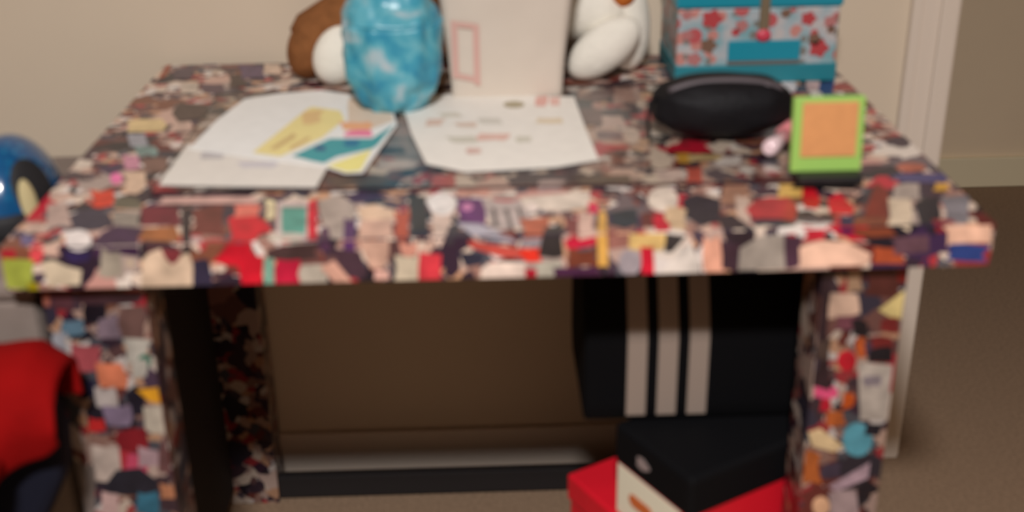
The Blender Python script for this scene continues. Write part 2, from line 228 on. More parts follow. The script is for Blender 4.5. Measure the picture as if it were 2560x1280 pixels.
# paper cuttings, printed marks and a few painted shadows: [[ink colour],[outline in mm on the face that carries it]]
PAPERS = {
'top': [[[190,110,95],[-454.3,136.4,-449.8,135.9,-445.6,134.5,-445.1,126.9,-439.3,114.7,-444.1,117.6,-449.2,118.0,-451.6,126.6]],[[205,60,40],[-457.5,159.8,-441.8,150.3,-429.7,158.8,-422.7,134.3,-417.4,110.5,-430.0,102.5,-441.7,110.8,-440.3,124.2]],[[55,50,65],[-405.7,67.2,-404.5,52.0,-409.8,41.5,-419.9,38.2,-432.4,42.9,-444.1,54.5,-452.0,70.2,-453.7,85.8,-448.7,97.0,-438.2,100.6,-425.1,95.4,-413.2,83.1]],[[95,90,75],[-421.8,132.9,-407.7,137.0,-396.0,131.4,-386.1,108.6,-381.2,96.1,-398.6,97.2,-414.3,101.5,-416.9,115.7]],[[140,130,120],[-411.6,88.1,-397.9,91.7,-381.5,89.2,-379.2,65.2,-371.8,47.8,-381.0,46.1,-392.1,37.7,-404.3,62.2]],[[105,30,45],[-384.3,103.5,-365.8,104.1,-343.8,98.8,-337.9,73.0,-329.0,45.9,-351.5,50.1,-370.0,49.4,-378.2,75.6]],[[150,90,50],[-367.8,44.6,-354.4,44.5,-335.2,46.6,-325.7,22.2,-323.4,3.3,-341.8,8.5,-363.0,11.4,-369.8,30.9]],[[60,35,65],[-407.3,35.8,-398.8,52.4,-366.0,43.4,-366.3,15.8,-361.7,1.0,-405.4,1.0,-408.9,13.0]],[[80,50,55],[-355.6,1.0,-359.7,13.0,-337.3,4.2,-316.7,2.7,-317.2,1.0]],[[105,50,45],[-327.7,90.8,-312.7,98.9,-297.6,103.8,-286.2,43.3,-274.8,14.6,-296.6,21.2,-317.7,25.5,-315.4,48.1]],[[190,165,160],[-299.3,5.9,-299.1,1.0,-310.8,1.0,-310.9,1.2,-313.0,6.8,-313.3,12.4,-311.7,16.3,-308.6,17.6,-304.8,15.9,-301.4,11.6]],[[190,20,40],[-285.1,65.9,-274.5,76.2,-256.5,69.5,-239.5,46.6,-232.9,25.1,-244.3,20.7,-246.6,1.0,-272.6,1.0,-271.9,17.4]],[[210,110,95],[-285.2,101.2,-268.6,101.9,-255.9,99.5,-255.8,83.5,-254.1,69.5,-262.9,68.8,-279.4,66.4,-280.1,86.4]],[[215,200,160],[-255.1,116.7,-249.2,115.3,-242.9,111.1,-238.2,84.0,-235.5,60.3,-239.0,59.6,-244.6,57.6,-247.6,86.5]],[[200,180,175],[-240.1,107.1,-220.0,109.1,-198.9,105.3,-189.8,46.3,-184.8,1.0,-224.5,1.0,-232.1,49.4]],[[195,25,50],[-206.6,106.4,-201.9,108.9,-199.0,118.2,-189.9,48.2,-184.5,1.0,-193.4,1.0,-201.3,58.4]],[[85,150,135],[-232.9,93.2,-220.3,92.0,-206.4,89.7,-201.1,52.0,-197.5,15.6,-210.9,20.1,-222.4,21.1,-227.4,51.7]],[[195,185,170],[-236.3,18.1,-217.8,15.5,-202.6,14.0,-200.5,1.0,-232.4,1.0,-231.9,4.3]],[[45,35,40],[-338.7,91.2,-335.2,94.7,-331.0,102.3,-314.3,21.9,-309.3,1.0,-318.5,1.0,-324.7,27.7]],[[225,215,210],[-411.7,15.1,-409.5,1.5,-409.6,1.0,-431.7,1.0,-433.3,3.0,-439.4,16.8,-442.0,30.8,-440.1,40.9,-434.2,44.3,-425.9,40.0,-417.7,29.2]],[[200,70,75],[-468.0,1.0,-472.9,17.4,-467.1,13.2,-459.6,11.2,-455.6,1.0]],[[175,150,140],[-489.9,117.4,-476.7,119.6,-472.0,128.4,-460.1,92.7,-441.3,49.4,-456.5,56.1,-466.5,42.8,-479.4,85.6]],[[105,95,130],[-487.9,34.3,-482.8,32.4,-475.9,31.3,-470.5,20.5,-468.3,7.3,-474.0,7.0,-479.1,6.5,-482.9,15.3]],[[190,160,145],[-493.7,64.9,-484.0,67.9,-474.9,63.6,-472.4,49.8,-465.9,33.1,-473.6,37.5,-486.5,41.1,-491.9,57.3]],[[220,110,160],[-429.1,192.7,-427.4,182.8,-428.1,175.9,-430.9,173.5,-435.2,176.4,-439.8,183.7,-443.5,193.6,-445.3,203.6,-444.7,210.8,-441.8,213.3,-437.4,210.3,-432.8,202.7]],[[205,175,150],[-431.3,204.8,-422.9,217.2,-410.5,218.7,-397.3,174.2,-395.8,151.5,-400.9,141.2,-414.5,148.9,-423.3,191.2]],[[165,150,140],[-196.1,105.3,-176.8,127.5,-154.2,93.8,-151.1,56.4,-151.2,8.0,-154.2,1.0,-165.9,1.0,-175.5,10.2,-189.9,70.8]],[[80,45,90],[-162.9,60.1,-156.2,49.2,-150.7,59.5,-146.3,1.0,-158.2,1.0,-158.7,6.0]],[[80,50,75],[-184.1,30.6,-179.2,35.4,-176.1,31.2,-171.1,1.5,-171.1,1.0,-181.4,1.0,-181.9,8.5]],[[225,190,160],[-151.4,85.0,-136.7,93.2,-105.6,73.0,-107.1,54.2,-133.2,48.3,-146.1,53.5]],[[200,160,140],[-143.4,1.0,-145.7,49.2,-114.8,51.5,-107.9,1.0]],[[175,80,55],[-112.8,76.4,-104.6,66.2,-93.6,75.1,-95.2,39.2,-92.8,1.0,-107.5,1.0,-107.8,40.9]],[[65,55,50],[-98.8,114.9,-89.2,115.3,-80.1,112.6,-76.0,48.7,-73.6,1.0,-91.6,1.0,-92.5,36.5]],[[45,38,50],[-87.1,19.0,-80.6,18.7,-71.0,23.6,-72.3,7.8,-71.7,1.0,-88.4,1.0,-90.7,10.2]],[[205,180,165],[-67.8,1.0,-72.8,74.2,-48.6,72.6,-54.6,13.7,-56.6,1.0]],[[228,218,212],[-45.9,89.5,-47.7,72.5,-53.1,60.6,-60.5,56.7,-68.2,61.6,-74.1,74.3,-76.8,91.6,-75.3,109.0,-70.0,121.8,-62.2,126.1,-54.2,120.7,-48.2,107.2]],[[90,40,95],[-44.2,107.7,-30.8,104.6,-13.0,100.0,-14.4,67.9,-16.2,28.6,-31.0,35.0,-41.6,36.5,-45.6,84.4]],[[190,120,160],[-28.4,79.2,-29.2,73.6,-31.5,69.6,-34.7,68.3,-37.9,70.0,-40.2,74.3,-41.1,80.0,-40.3,85.7,-38.0,89.7,-34.8,91.1,-31.6,89.3,-29.2,84.9]],[[175,160,155],[-19.6,99.6,7.4,90.1,30.0,97.6,31.2,58.9,27.1,26.7,7.7,15.7,-9.3,10.0,-12.3,48.1]],[[95,88,85],[-9.3,75.6,-5.1,75.4,-2.3,20.7,-6.8,21.0]],[[95,88,85],[4.2,72.5,8.4,72.2,13.0,14.5,8.5,14.8]],[[95,88,85],[17.8,73.8,21.6,73.6,24.1,19.0,20.4,17.2]],[[60,55,60],[-53.6,1.0,-46.3,55.8,-41.1,33.8,-46.2,1.0]],[[170,165,175],[-46.0,36.2,-21.4,32.5,5.3,1.0,-27.7,1.0,-29.5,1.9]],[[170,90,65],[18.5,42.8,41.1,44.8,49.9,49.0,49.1,25.4,47.6,1.0,22.4,1.0,23.5,17.3]],[[210,195,180],[22.2,102.5,99.4,117.6,92.9,68.9,62.7,59.7,25.4,73.3]],[[228,208,198],[40.6,71.2,39.2,64.0,36.4,58.9,32.7,57.2,29.3,59.3,26.9,64.8,26.2,72.2,27.5,79.5,30.3,84.7,34.0,86.5,37.6,84.3,40.0,78.6]],[[50,45,45],[41.5,1.0,43.9,15.7,53.8,19.9,63.1,38.2,60.3,1.0]],[[120,60,60],[65.6,41.5,75.2,40.6,83.6,34.6,85.1,24.2,82.5,1.0,64.9,1.0,66.8,12.6]],[[205,170,155],[83.2,60.9,90.2,52.9,98.7,53.3,93.7,23.9,93.1,1.0,77.4,1.0,79.0,26.3]],[[200,30,75],[93.6,82.8,101.9,81.7,104.7,77.3,102.8,67.4,104.0,55.2,98.3,51.5,90.8,53.6,93.5,67.8]],[[210,160,80],[96.3,1.0,102.2,50.8,108.0,62.2,110.4,46.9,106.2,1.0]],[[35,45,55],[112.5,53.4,134.2,62.1,143.8,62.4,141.2,38.0,140.4,17.1,120.6,13.2,105.3,15.6,114.7,30.7]],[[150,100,90],[107.3,1.0,108.6,21.7,125.7,7.9,138.1,17.8,134.7,1.0]],[[215,200,185],[191.7,85.3,186.6,67.2,178.6,54.6,169.6,50.4,162.1,55.7,157.9,69.1,158.1,87.5,162.9,106.1,171.1,119.7,180.5,124.3,188.3,118.5,192.4,104.1]],[[45,38,48],[194.7,85.1,213.0,101.5,236.3,82.3,224.9,27.2,205.7,11.5,191.2,34.8]],[[50,38,45],[222.5,1.0,224.5,38.0,240.4,42.5,255.2,1.0]],[[150,110,90],[254.2,145.5,264.1,133.1,273.5,129.0,271.0,99.3,264.1,59.2,246.7,66.6,233.2,70.0,244.1,112.1]],[[190,165,150],[254.6,94.0,261.1,86.0,267.7,91.1,259.2,44.3,252.4,8.2,246.7,23.9,244.0,29.1,246.2,49.8]],[[205,175,140],[175.3,65.6,188.7,64.9,195.4,55.6,189.2,35.0,186.2,2.2,174.4,4.7,164.2,12.4,170.2,40.2]],[[195,20,50],[155.1,1.0,156.3,37.1,166.1,47.3,172.4,14.7,168.2,1.0]],[[170,50,55],[271.0,76.6,289.0,87.1,310.5,83.7,312.3,54.0,299.5,17.6,284.2,25.5,259.8,25.9,255.6,50.5]],[[205,165,90],[309.7,129.0,316.0,125.3,333.8,126.5,332.1,107.5,322.9,82.6,306.7,85.1,297.7,83.0,306.1,112.4]],[[185,20,35],[329.5,105.7,344.4,120.5,341.9,75.2,331.8,48.6,318.5,54.0]],[[195,25,50],[348.7,74.8,365.9,94.8,371.5,50.4,362.5,31.2,340.9,35.9]],[[190,40,55],[304.5,1.0,304.9,6.8,317.7,1.0,329.3,1.0,331.5,1.2,331.4,1.0]],[[40,30,75],[341.5,1.0,349.8,30.9,357.4,28.1,364.0,30.2,358.2,3.7,357.0,1.0]],[[115,35,25],[367.7,1.0,362.2,2.4,416.5,124.3,420.8,93.5,390.3,1.0]],[[120,60,40],[354.5,1.0,361.5,21.6,387.7,23.6,404.3,20.4,391.1,4.7,391.1,1.0]],[[205,185,160],[413.7,74.7,428.5,71.2,438.7,80.1,425.0,27.4,413.4,1.0,400.9,1.0,400.7,1.5,398.1,1.0,389.1,1.0,400.7,25.8]],[[35,32,40],[437.8,63.0,468.1,76.1,452.4,23.1,441.2,1.0,424.0,1.0,423.7,3.7]],[[125,120,125],[468.9,73.4,485.2,76.1,499.0,78.6,499.0,67.9,484.7,34.5,472.4,1.0,467.4,1.0,460.7,4.3,449.3,6.5,460.7,31.4]],[[130,35,40],[437.0,1.0,439.0,12.9,453.3,12.5,460.0,10.7,459.1,1.0]],[[75,70,110],[450.7,147.3,473.0,146.9,499.0,145.2,499.0,131.5,496.7,127.1,489.2,113.9,456.8,119.1,444.0,121.9,435.4,138.2]],[[170,95,75],[486.3,165.8,481.4,158.3,473.4,153.1,464.5,151.6,457.0,154.2,452.8,160.2,453.1,168.2,457.9,175.8,466.0,181.2,475.1,182.7,482.7,180.0,486.8,173.8]],[[165,150,140],[432.7,111.4,448.8,118.3,461.5,115.7,456.1,100.0,446.0,69.3,432.9,70.9,416.8,71.3,424.8,89.8]],[[200,150,60],[479.9,116.9,486.3,115.0,494.6,113.5,489.5,105.7,484.5,93.5,477.6,90.8,468.2,92.4,475.9,105.3]],[[215,190,180],[172.4,176.1,194.7,177.9,212.8,179.6,207.9,159.1,205.5,147.6,191.3,140.8,177.1,146.3,180.7,164.6]],[[195,90,75],[215.5,191.5,221.6,182.1,233.3,182.6,229.3,158.3,225.2,132.0,216.4,137.3,207.8,135.8,214.3,162.8]],[[200,150,60],[210.2,230.3,218.3,232.8,227.9,230.6,228.3,220.3,225.9,201.3,214.3,199.0,208.8,203.5,211.0,221.2]],[[205,195,190],[260.1,223.0,272.5,215.2,286.8,221.6,281.6,201.5,278.5,189.2,264.0,187.1,249.4,186.1,254.4,205.2]],[[190,165,120],[224.6,228.1,250.4,225.8,258.3,225.5,265.9,216.7,257.5,206.8,244.1,206.1,220.9,205.3,225.1,215.8]],[[215,190,140],[-481.0,410.0,-465.5,417.6,-438.3,416.8,-423.1,386.4,-424.2,361.8,-439.9,362.4,-468.5,362.8,-473.8,391.7]],[[200,170,155],[-426.0,408.4,-409.4,399.1,-397.2,403.1,-389.2,378.5,-389.1,360.0,-398.8,363.6,-417.0,358.1,-416.7,387.5]],[[150,150,158],[-466.3,355.0,-453.4,354.6,-444.2,356.0,-437.7,333.7,-427.3,307.3,-436.6,305.2,-449.0,304.0,-459.8,333.2]],[[120,145,140],[-444.7,307.2,-433.6,305.1,-418.9,303.4,-409.4,282.3,-409.5,265.2,-418.6,272.5,-431.3,268.3,-439.8,292.3]],[[190,130,150],[-451.0,273.7,-436.4,272.2,-430.1,268.9,-422.5,243.6,-417.5,224.3,-427.8,218.9,-435.3,226.2,-441.5,245.5]],[[120,90,80],[-425.4,256.5,-406.3,263.9,-392.3,259.0,-386.9,227.5,-383.9,209.3,-398.8,210.1,-420.2,216.2,-413.7,231.8]],[[205,190,175],[-499.0,263.2,-497.3,263.3,-482.0,255.8,-478.9,248.2,-477.0,235.4,-480.4,231.0,-492.4,230.1,-499.0,248.7]],[[75,60,65],[-499.0,217.4,-495.2,217.1,-469.7,214.0,-474.7,204.4,-460.9,188.5,-480.0,191.3,-495.5,192.9,-499.0,197.3]],[[150,75,55],[-495.5,689.0,-486.9,689.0,-482.8,617.9,-489.1,607.8]],[[90,75,95],[-420.2,689.0,-415.8,679.1,-427.0,678.3,-440.2,683.0,-441.9,689.0]],[[85,70,80],[-477.7,665.0,-463.3,674.2,-456.0,681.7,-443.4,642.1,-441.4,607.9,-454.0,608.5,-463.5,604.0,-474.0,634.1]],[[200,185,170],[-451.5,585.7,-442.0,592.3,-425.1,587.3,-419.6,553.4,-412.9,526.6,-429.8,535.1,-437.4,531.3,-446.1,558.1]],[[95,75,85],[-421.3,581.7,-402.6,576.4,-389.3,577.7,-381.0,550.0,-380.3,531.0,-393.4,527.7,-408.7,535.6,-414.5,554.2]],[[70,55,50],[-391.0,629.5,-370.8,625.5,-360.8,623.0,-359.2,591.3,-352.1,557.1,-359.4,560.7,-375.4,553.3,-381.5,598.1]],[[95,75,100],[-386.2,681.3,-359.2,675.0,-348.3,673.7,-341.2,646.4,-331.9,601.0,-352.4,606.8,-365.2,599.0,-376.4,651.6]],[[205,180,160],[-346.7,681.7,-335.9,681.7,-323.3,680.6,-317.0,650.6,-310.4,621.8,-324.1,624.4,-339.8,625.8,-342.9,663.8]],[[80,65,60],[-432.6,490.5,-412.6,482.0,-386.1,474.0,-381.3,433.5,-376.2,406.7,-390.7,411.6,-412.9,401.0,-430.5,441.0]],[[200,170,160],[138.0,385.6,154.5,381.4,164.1,384.5,165.4,355.6,165.7,329.5,150.4,339.4,130.4,330.4,138.0,356.8]],[[110,80,80],[111.6,417.2,126.8,419.9,140.3,412.8,137.3,376.0,133.2,353.1,121.8,353.0,103.4,345.5,109.1,388.5]],[[210,185,170],[177.6,300.0,174.3,284.1,169.3,272.9,163.9,269.1,159.6,273.6,157.4,285.3,158.0,301.4,161.2,317.7,166.3,329.6,171.8,333.7,176.3,328.8,178.4,316.4]],[[205,190,180],[206.7,295.5,203.5,282.4,198.6,273.0,193.2,269.9,188.9,273.7,186.7,283.6,187.2,297.0,190.3,310.4,195.3,320.1,200.8,323.5,205.2,319.4,207.4,309.1]],[[120,95,100],[126.1,324.2,149.3,320.7,157.7,315.6,155.5,301.5,156.6,283.8,141.7,289.8,125.0,291.3,124.2,309.3]],[[175,140,130],[168.1,518.1,190.1,504.9,203.9,516.9,197.2,469.0,195.9,443.9,179.6,439.4,158.7,431.2,163.1,476.3]],[[115,85,85],[139.3,505.1,154.4,506.3,169.4,510.6,165.7,480.5,155.7,460.1,150.2,455.0,134.3,453.6,130.7,485.1]],[[90,25,25],[288.0,148.5,323.5,151.6,350.8,147.3,336.8,138.5,334.4,121.0,309.0,124.0,290.9,124.4,282.6,136.1]],[[30,25,28],[328.0,137.4,356.3,136.3,403.7,130.2,389.8,115.1,388.7,101.4,353.3,106.1,317.0,110.2,328.4,125.9]],[[55,35,50],[24.7,178.8,52.4,176.3,97.5,175.2,104.5,154.1,84.5,142.8,66.3,139.0,14.1,140.8,8.5,156.3]],[[190,165,160],[46.3,151.8,53.2,153.5,76.6,150.4,69.4,138.3,66.7,119.6,52.6,121.1,44.1,117.3,41.0,134.6]],[[90,70,60],[86.2,161.5,122.9,163.7,148.2,164.0,147.7,147.7,144.4,127.2,120.6,130.8,83.3,136.8,93.1,145.5]],[[190,95,90],[-71.7,182.9,-61.7,177.6,-50.6,179.1,-47.6,157.7,-49.2,138.5,-56.1,137.3,-69.7,133.8,-75.9,153.5]],[[90,70,65],[-197.6,189.4,-155.0,181.1,-127.8,181.2,-124.6,163.5,-133.4,148.8,-164.0,150.9,-176.6,143.6,-190.5,168.2]],[[180,150,140],[-180.7,386.5,-137.1,394.9,-87.6,375.9,-107.1,351.4,-101.0,311.2,-135.4,319.5,-173.9,317.2,-172.4,355.6]],[[150,135,130],[-137.1,325.5,-107.8,323.7,-84.7,308.0,-86.1,272.8,-81.8,226.1,-114.8,235.5,-139.9,248.9,-134.1,283.6]],[[85,80,85],[-144.5,287.0,-131.6,280.6,-113.9,280.9,-109.9,261.5,-109.3,253.3,-120.9,253.3,-138.9,251.5,-142.5,264.0]],[[200,180,170],[-141.4,233.7,-124.9,232.6,-99.0,231.7,-91.6,217.1,-97.9,200.5,-110.3,198.6,-141.0,201.1,-139.8,221.2]],[[215,205,205],[422.3,498.9,416.2,480.7,409.0,467.8,402.4,463.5,398.2,468.7,397.4,482.2,400.3,500.7,406.2,519.3,413.7,532.9,420.5,537.6,424.9,532.0,425.5,517.7]],[[205,170,165],[443.7,533.6,452.2,525.8,461.7,524.1,453.3,494.9,447.6,480.3,439.8,480.9,433.1,479.2,434.5,496.9]],[[50,60,110],[459.1,514.1,470.4,517.9,483.5,527.4,466.6,477.2,462.0,455.7,452.1,444.9,443.7,451.3,446.9,478.1]],[[215,205,195],[434.8,470.3,445.0,473.3,448.1,470.2,446.6,451.3,443.7,437.1,434.9,435.0,427.9,437.5,430.4,453.1]],[[200,160,150],[-369.7,129.2,-316.3,128.8,-260.5,124.0,-267.3,115.4,-255.8,102.0,-331.1,107.6,-372.8,107.5,-365.9,120.3]],[[190,140,125],[-48.1,138.9,-34.8,135.2,-12.1,135.6,-9.7,125.4,-14.1,105.5,-28.5,111.0,-47.8,110.4,-46.4,125.3]]],  # the dark strips at the card stand are shadow painted in
'front': [[[60,35,65],[-361.5,756.0,-361.8,743.9,-382.2,747.9,-406.9,744.3,-405.2,756.0]],[[80,50,55],[-355.2,756.0,-318.9,756.0,-323.9,752.3,-324.7,742.4,-344.0,744.8,-356.1,743.2,-355.0,753.1]],[[190,20,40],[-247.5,756.0,-251.5,750.9,-246.4,741.9,-238.5,741.7,-243.5,711.0,-263.9,711.0,-265.6,731.4,-291.0,736.6,-277.5,749.4,-273.3,756.0]],[[200,180,175],[-184.8,756.0,-185.2,751.9,-204.9,753.6,-224.7,753.4,-224.5,756.0]],[[195,185,170],[-199.7,756.0,-198.3,754.0,-213.8,753.9,-233.6,755.7,-233.4,756.0]],[[70,50,50],[-224.2,751.8,-204.6,754.4,-175.1,755.9,-188.5,744.3,-181.0,737.7,-206.0,735.1,-234.9,737.6,-236.3,747.2]],[[190,25,60],[-226.5,737.3,-214.3,735.9,-202.7,737.0,-203.0,722.1,-205.2,711.0,-230.9,711.0,-230.1,722.5]],[[115,160,140],[-239.1,740.1,-233.5,738.8,-228.9,739.1,-230.1,723.1,-230.8,711.0,-241.5,711.0,-240.5,724.8]],[[180,170,155],[-202.8,730.6,-188.3,731.4,-174.2,730.9,-176.1,719.7,-177.5,711.0,-204.8,711.0,-206.4,720.9]],[[45,40,60],[-311.9,737.5,-298.3,740.9,-294.0,738.4,-292.8,725.0,-292.8,711.0,-312.6,711.0,-315.6,712.1,-310.3,729.3]],[[45,35,40],[-309.1,756.0,-309.9,745.5,-315.6,741.4,-319.6,743.7,-318.3,756.0]],[[200,175,150],[-365.3,711.0,-360.2,740.7,-352.4,748.4,-340.7,752.5,-329.9,744.3,-319.9,744.9,-312.7,748.2,-310.4,734.9,-313.4,711.0]],[[120,50,55],[-339.7,751.1,-319.0,751.9,-323.3,739.7,-331.2,734.6,-336.3,740.9]],[[180,160,140],[-375.7,744.9,-372.8,742.6,-365.8,742.5,-369.1,736.9,-366.9,730.3,-372.6,733.2,-377.3,733.4,-377.5,736.3]],[[150,140,125],[-398.1,756.0,-391.0,749.6,-380.7,750.7,-380.5,739.5,-381.2,724.8,-396.6,721.3,-407.4,725.4,-402.5,734.2]],[[190,175,150],[-460.2,741.4,-447.2,743.2,-436.5,736.3,-421.4,731.4,-426.0,715.1,-458.2,714.2]],[[225,215,210],[-411.2,756.0,-414.6,753.5,-421.6,752.1,-428.0,753.9,-430.0,756.0]],[[45,35,75],[-435.7,752.5,-409.0,751.7,-413.8,741.4,-429.9,740.1,-435.8,745.1]],[[200,70,75],[-468.0,756.0,-455.2,756.0,-455.4,752.3,-461.0,740.1,-466.6,741.0,-471.7,739.0,-469.3,751.1]],[[160,35,45],[-496.2,756.0,-482.8,756.0,-484.6,750.3,-483.8,743.6,-490.6,741.8,-499.0,741.7,-499.0,744.2,-497.5,751.9]],[[150,160,65],[-499.0,734.6,-497.7,746.5,-480.9,745.1,-467.3,743.5,-471.3,727.5,-473.7,713.4,-486.7,712.0,-499.0,713.6]],[[140,130,10],[-477.6,719.8,-472.6,718.6,-468.0,718.8,-467.7,712.6,-468.2,711.0,-479.1,711.0,-478.8,712.3]],[[80,45,90],[-146.4,756.0,-146.5,754.6,-146.8,742.6,-152.0,742.6,-159.0,745.1,-158.1,756.0]],[[80,50,75],[-171.1,756.0,-172.3,745.0,-176.7,744.2,-183.6,746.7,-181.6,756.0]],[[65,45,55],[-169.6,748.6,-142.3,744.3,-136.2,721.1,-142.4,712.3,-156.2,717.2,-165.1,733.0]],[[210,160,140],[-171.1,711.0,-183.6,727.8,-169.0,735.3,-152.5,711.0]],[[200,160,140],[-107.6,756.0,-107.6,755.6,-119.4,724.2,-133.4,725.5,-143.2,756.0]],[[175,80,55],[-93.6,756.0,-99.5,751.8,-105.6,756.0]],[[45,38,50],[-71.5,756.0,-71.1,751.7,-79.9,753.8,-86.2,752.6,-87.7,756.0]],[[215,150,130],[-103.8,753.1,-91.0,750.8,-83.5,753.1,-84.9,745.3,-85.7,739.7,-93.3,736.7,-101.1,739.7,-101.9,746.7]],[[90,60,60],[-112.0,756.0,-111.8,756.0,-106.2,754.5,-104.3,756.0,-103.5,756.0,-101.5,745.8,-103.6,736.1,-107.9,734.2,-113.9,733.0,-112.9,748.4]],[[225,175,160],[-128.2,724.3,-124.1,722.8,-115.9,723.3,-113.9,716.1,-114.6,712.6,-123.5,712.5,-130.3,712.5,-128.9,719.0]],[[205,190,165],[-107.8,739.2,-93.7,736.7,-82.3,736.8,-84.6,724.4,-83.9,711.0,-109.8,711.0,-106.5,724.8]],[[200,55,65],[-82.5,741.7,-71.7,739.6,-60.7,738.9,-61.9,726.5,-62.2,711.0,-85.4,711.0,-85.5,711.0,-84.8,725.5]],[[205,180,165],[-67.7,756.0,-57.2,756.0,-62.0,745.6,-67.6,754.5]],[[60,55,60],[-56.6,749.8,-54.2,756.0,-46.7,756.0,-49.8,748.8]],[[170,165,175],[7.6,756.0,18.4,747.7,-20.9,756.0]],[[185,75,65],[-33.6,753.6,18.4,742.5,30.4,730.6,-1.9,734.2,-31.9,745.6]],[[45,45,60],[-45.3,740.7,-17.2,739.0,-20.3,726.7,-36.6,723.6]],[[222,202,188],[-20.9,711.0,-21.2,721.4,-10.1,728.7,23.1,727.7,25.3,712.0,23.3,711.0]],[[170,165,150],[34.2,726.7,42.3,727.1,59.8,728.3,60.4,716.8,56.2,711.0,34.4,711.0,35.5,717.1]],[[170,20,45],[22.8,721.2,29.0,719.9,34.8,720.1,35.0,711.8,34.9,711.0,23.3,711.0,23.4,712.1]],[[215,50,35],[18.3,743.0,31.5,741.9,39.8,743.2,38.1,734.9,40.8,728.2,28.3,727.3,23.3,729.3,18.1,737.5]],[[140,130,135],[19.0,756.0,35.7,756.0,41.7,755.3,42.4,749.3,37.8,744.6,32.1,743.7,17.1,743.9,19.5,749.2]],[[170,90,65],[47.6,756.0,47.6,754.1,31.4,754.2,22.1,753.4,22.3,756.0]],[[50,45,45],[41.0,756.0,60.2,756.0,60.2,753.9,62.6,732.9,53.0,731.0,36.5,734.2,40.1,752.5]],[[205,170,155],[93.2,756.0,94.0,751.2,83.7,752.1,77.7,750.3,77.4,756.0]],[[195,30,60],[62.7,750.9,74.8,754.9,78.8,750.5,94.1,754.4,95.8,744.7,66.8,739.8]],[[110,55,40],[67.7,742.9,80.0,738.2,97.4,739.5,94.0,731.5,102.7,719.4,83.0,722.7,66.7,719.9,67.0,730.4]],[[210,160,80],[96.1,756.0,106.1,756.0,106.5,748.0,107.9,719.8,101.8,721.3,97.5,720.3,95.9,749.3]],[[150,100,90],[107.3,756.0,134.3,756.0,133.1,748.2,139.2,743.3,119.7,740.8,107.3,739.1,108.0,749.9]],[[65,30,60],[51.5,721.0,84.4,719.6,93.8,721.7,101.6,713.1,100.5,711.0,52.9,711.0,53.0,713.7]],[[50,38,45],[222.8,756.0,256.1,756.0,255.2,741.2,241.1,738.9,226.5,746.4]],[[215,180,115],[128.7,756.0,136.6,756.0,139.8,755.2,151.3,756.0,165.2,756.0,166.6,745.5,161.4,736.4,139.9,738.6,128.2,738.4,128.2,749.2]],[[160,150,155],[141.7,723.9,140.3,716.3,136.2,711.0,124.6,711.0,124.0,711.2,119.5,716.9,117.7,724.6,119.1,732.1,123.4,737.5,129.3,739.4,135.3,737.2,139.9,731.5]],[[195,25,50],[140.2,742.5,147.5,740.5,152.6,742.2,154.4,724.5,155.0,711.0,142.0,711.0,141.4,725.9]],[[55,50,50],[165.4,755.5,186.1,751.9,172.3,734.6,164.1,734.9]],[[218,208,198],[161.0,711.0,189.9,748.3,201.4,720.4,201.9,711.0]],[[220,160,135],[203.4,752.0,208.6,746.0,219.6,752.1,223.7,726.8,227.1,711.0,208.8,711.0,204.6,715.0,203.1,732.0]],[[60,40,50],[221.6,747.0,233.5,741.7,243.2,741.9,239.8,728.9,241.4,711.0,234.9,711.0,232.1,713.1,223.8,715.1,223.6,725.3]],[[150,140,130],[241.2,737.1,260.7,749.8,286.9,751.3,293.0,712.4,240.8,712.1]],[[70,45,60],[284.9,752.4,291.2,748.6,303.2,748.8,304.5,726.1,303.0,715.7,296.2,713.0,289.5,712.8,286.6,732.1]],[[232,182,158],[301.6,736.4,322.1,743.7,351.0,740.7,376.2,726.7,374.2,714.6,304.3,713.9]],[[190,40,55],[304.9,756.0,330.0,756.0,325.8,750.4,327.3,744.6,318.2,743.2,303.0,742.9,308.7,748.3]],[[40,30,75],[356.3,756.0,355.3,751.6,349.1,748.9,341.3,752.3,341.3,756.0]],[[120,60,40],[354.2,756.0,392.0,756.0,400.5,746.2,375.9,745.1,358.5,747.2,354.2,755.6]],[[205,185,160],[412.8,756.0,412.2,750.4,402.9,756.0]],[[35,32,40],[440.5,756.0,438.2,745.0,425.2,756.0]],[[130,35,40],[437.5,756.0,459.8,756.0,459.9,755.9,459.1,746.4,448.8,749.1,439.9,748.8,438.5,754.2]],[[228,178,152],[444.6,755.5,449.9,756.0,495.2,756.0,496.7,744.3,499.0,736.7,499.0,736.1,471.5,736.5,453.2,732.8,451.6,749.7]],[[45,65,125],[454.2,735.8,468.0,736.4,497.8,732.2,490.4,722.5,496.5,715.1,477.3,715.9,453.4,718.7,457.2,725.0]],[[165,75,45],[377.5,735.4,390.6,733.2,410.2,732.6,408.0,726.9,412.3,714.9,394.3,715.7,378.1,716.1,379.6,724.7]],[[100,70,80],[393.6,743.8,424.7,746.5,432.7,746.1,434.4,736.1,435.5,727.3,415.0,726.3,399.3,725.1,398.8,738.4]]],
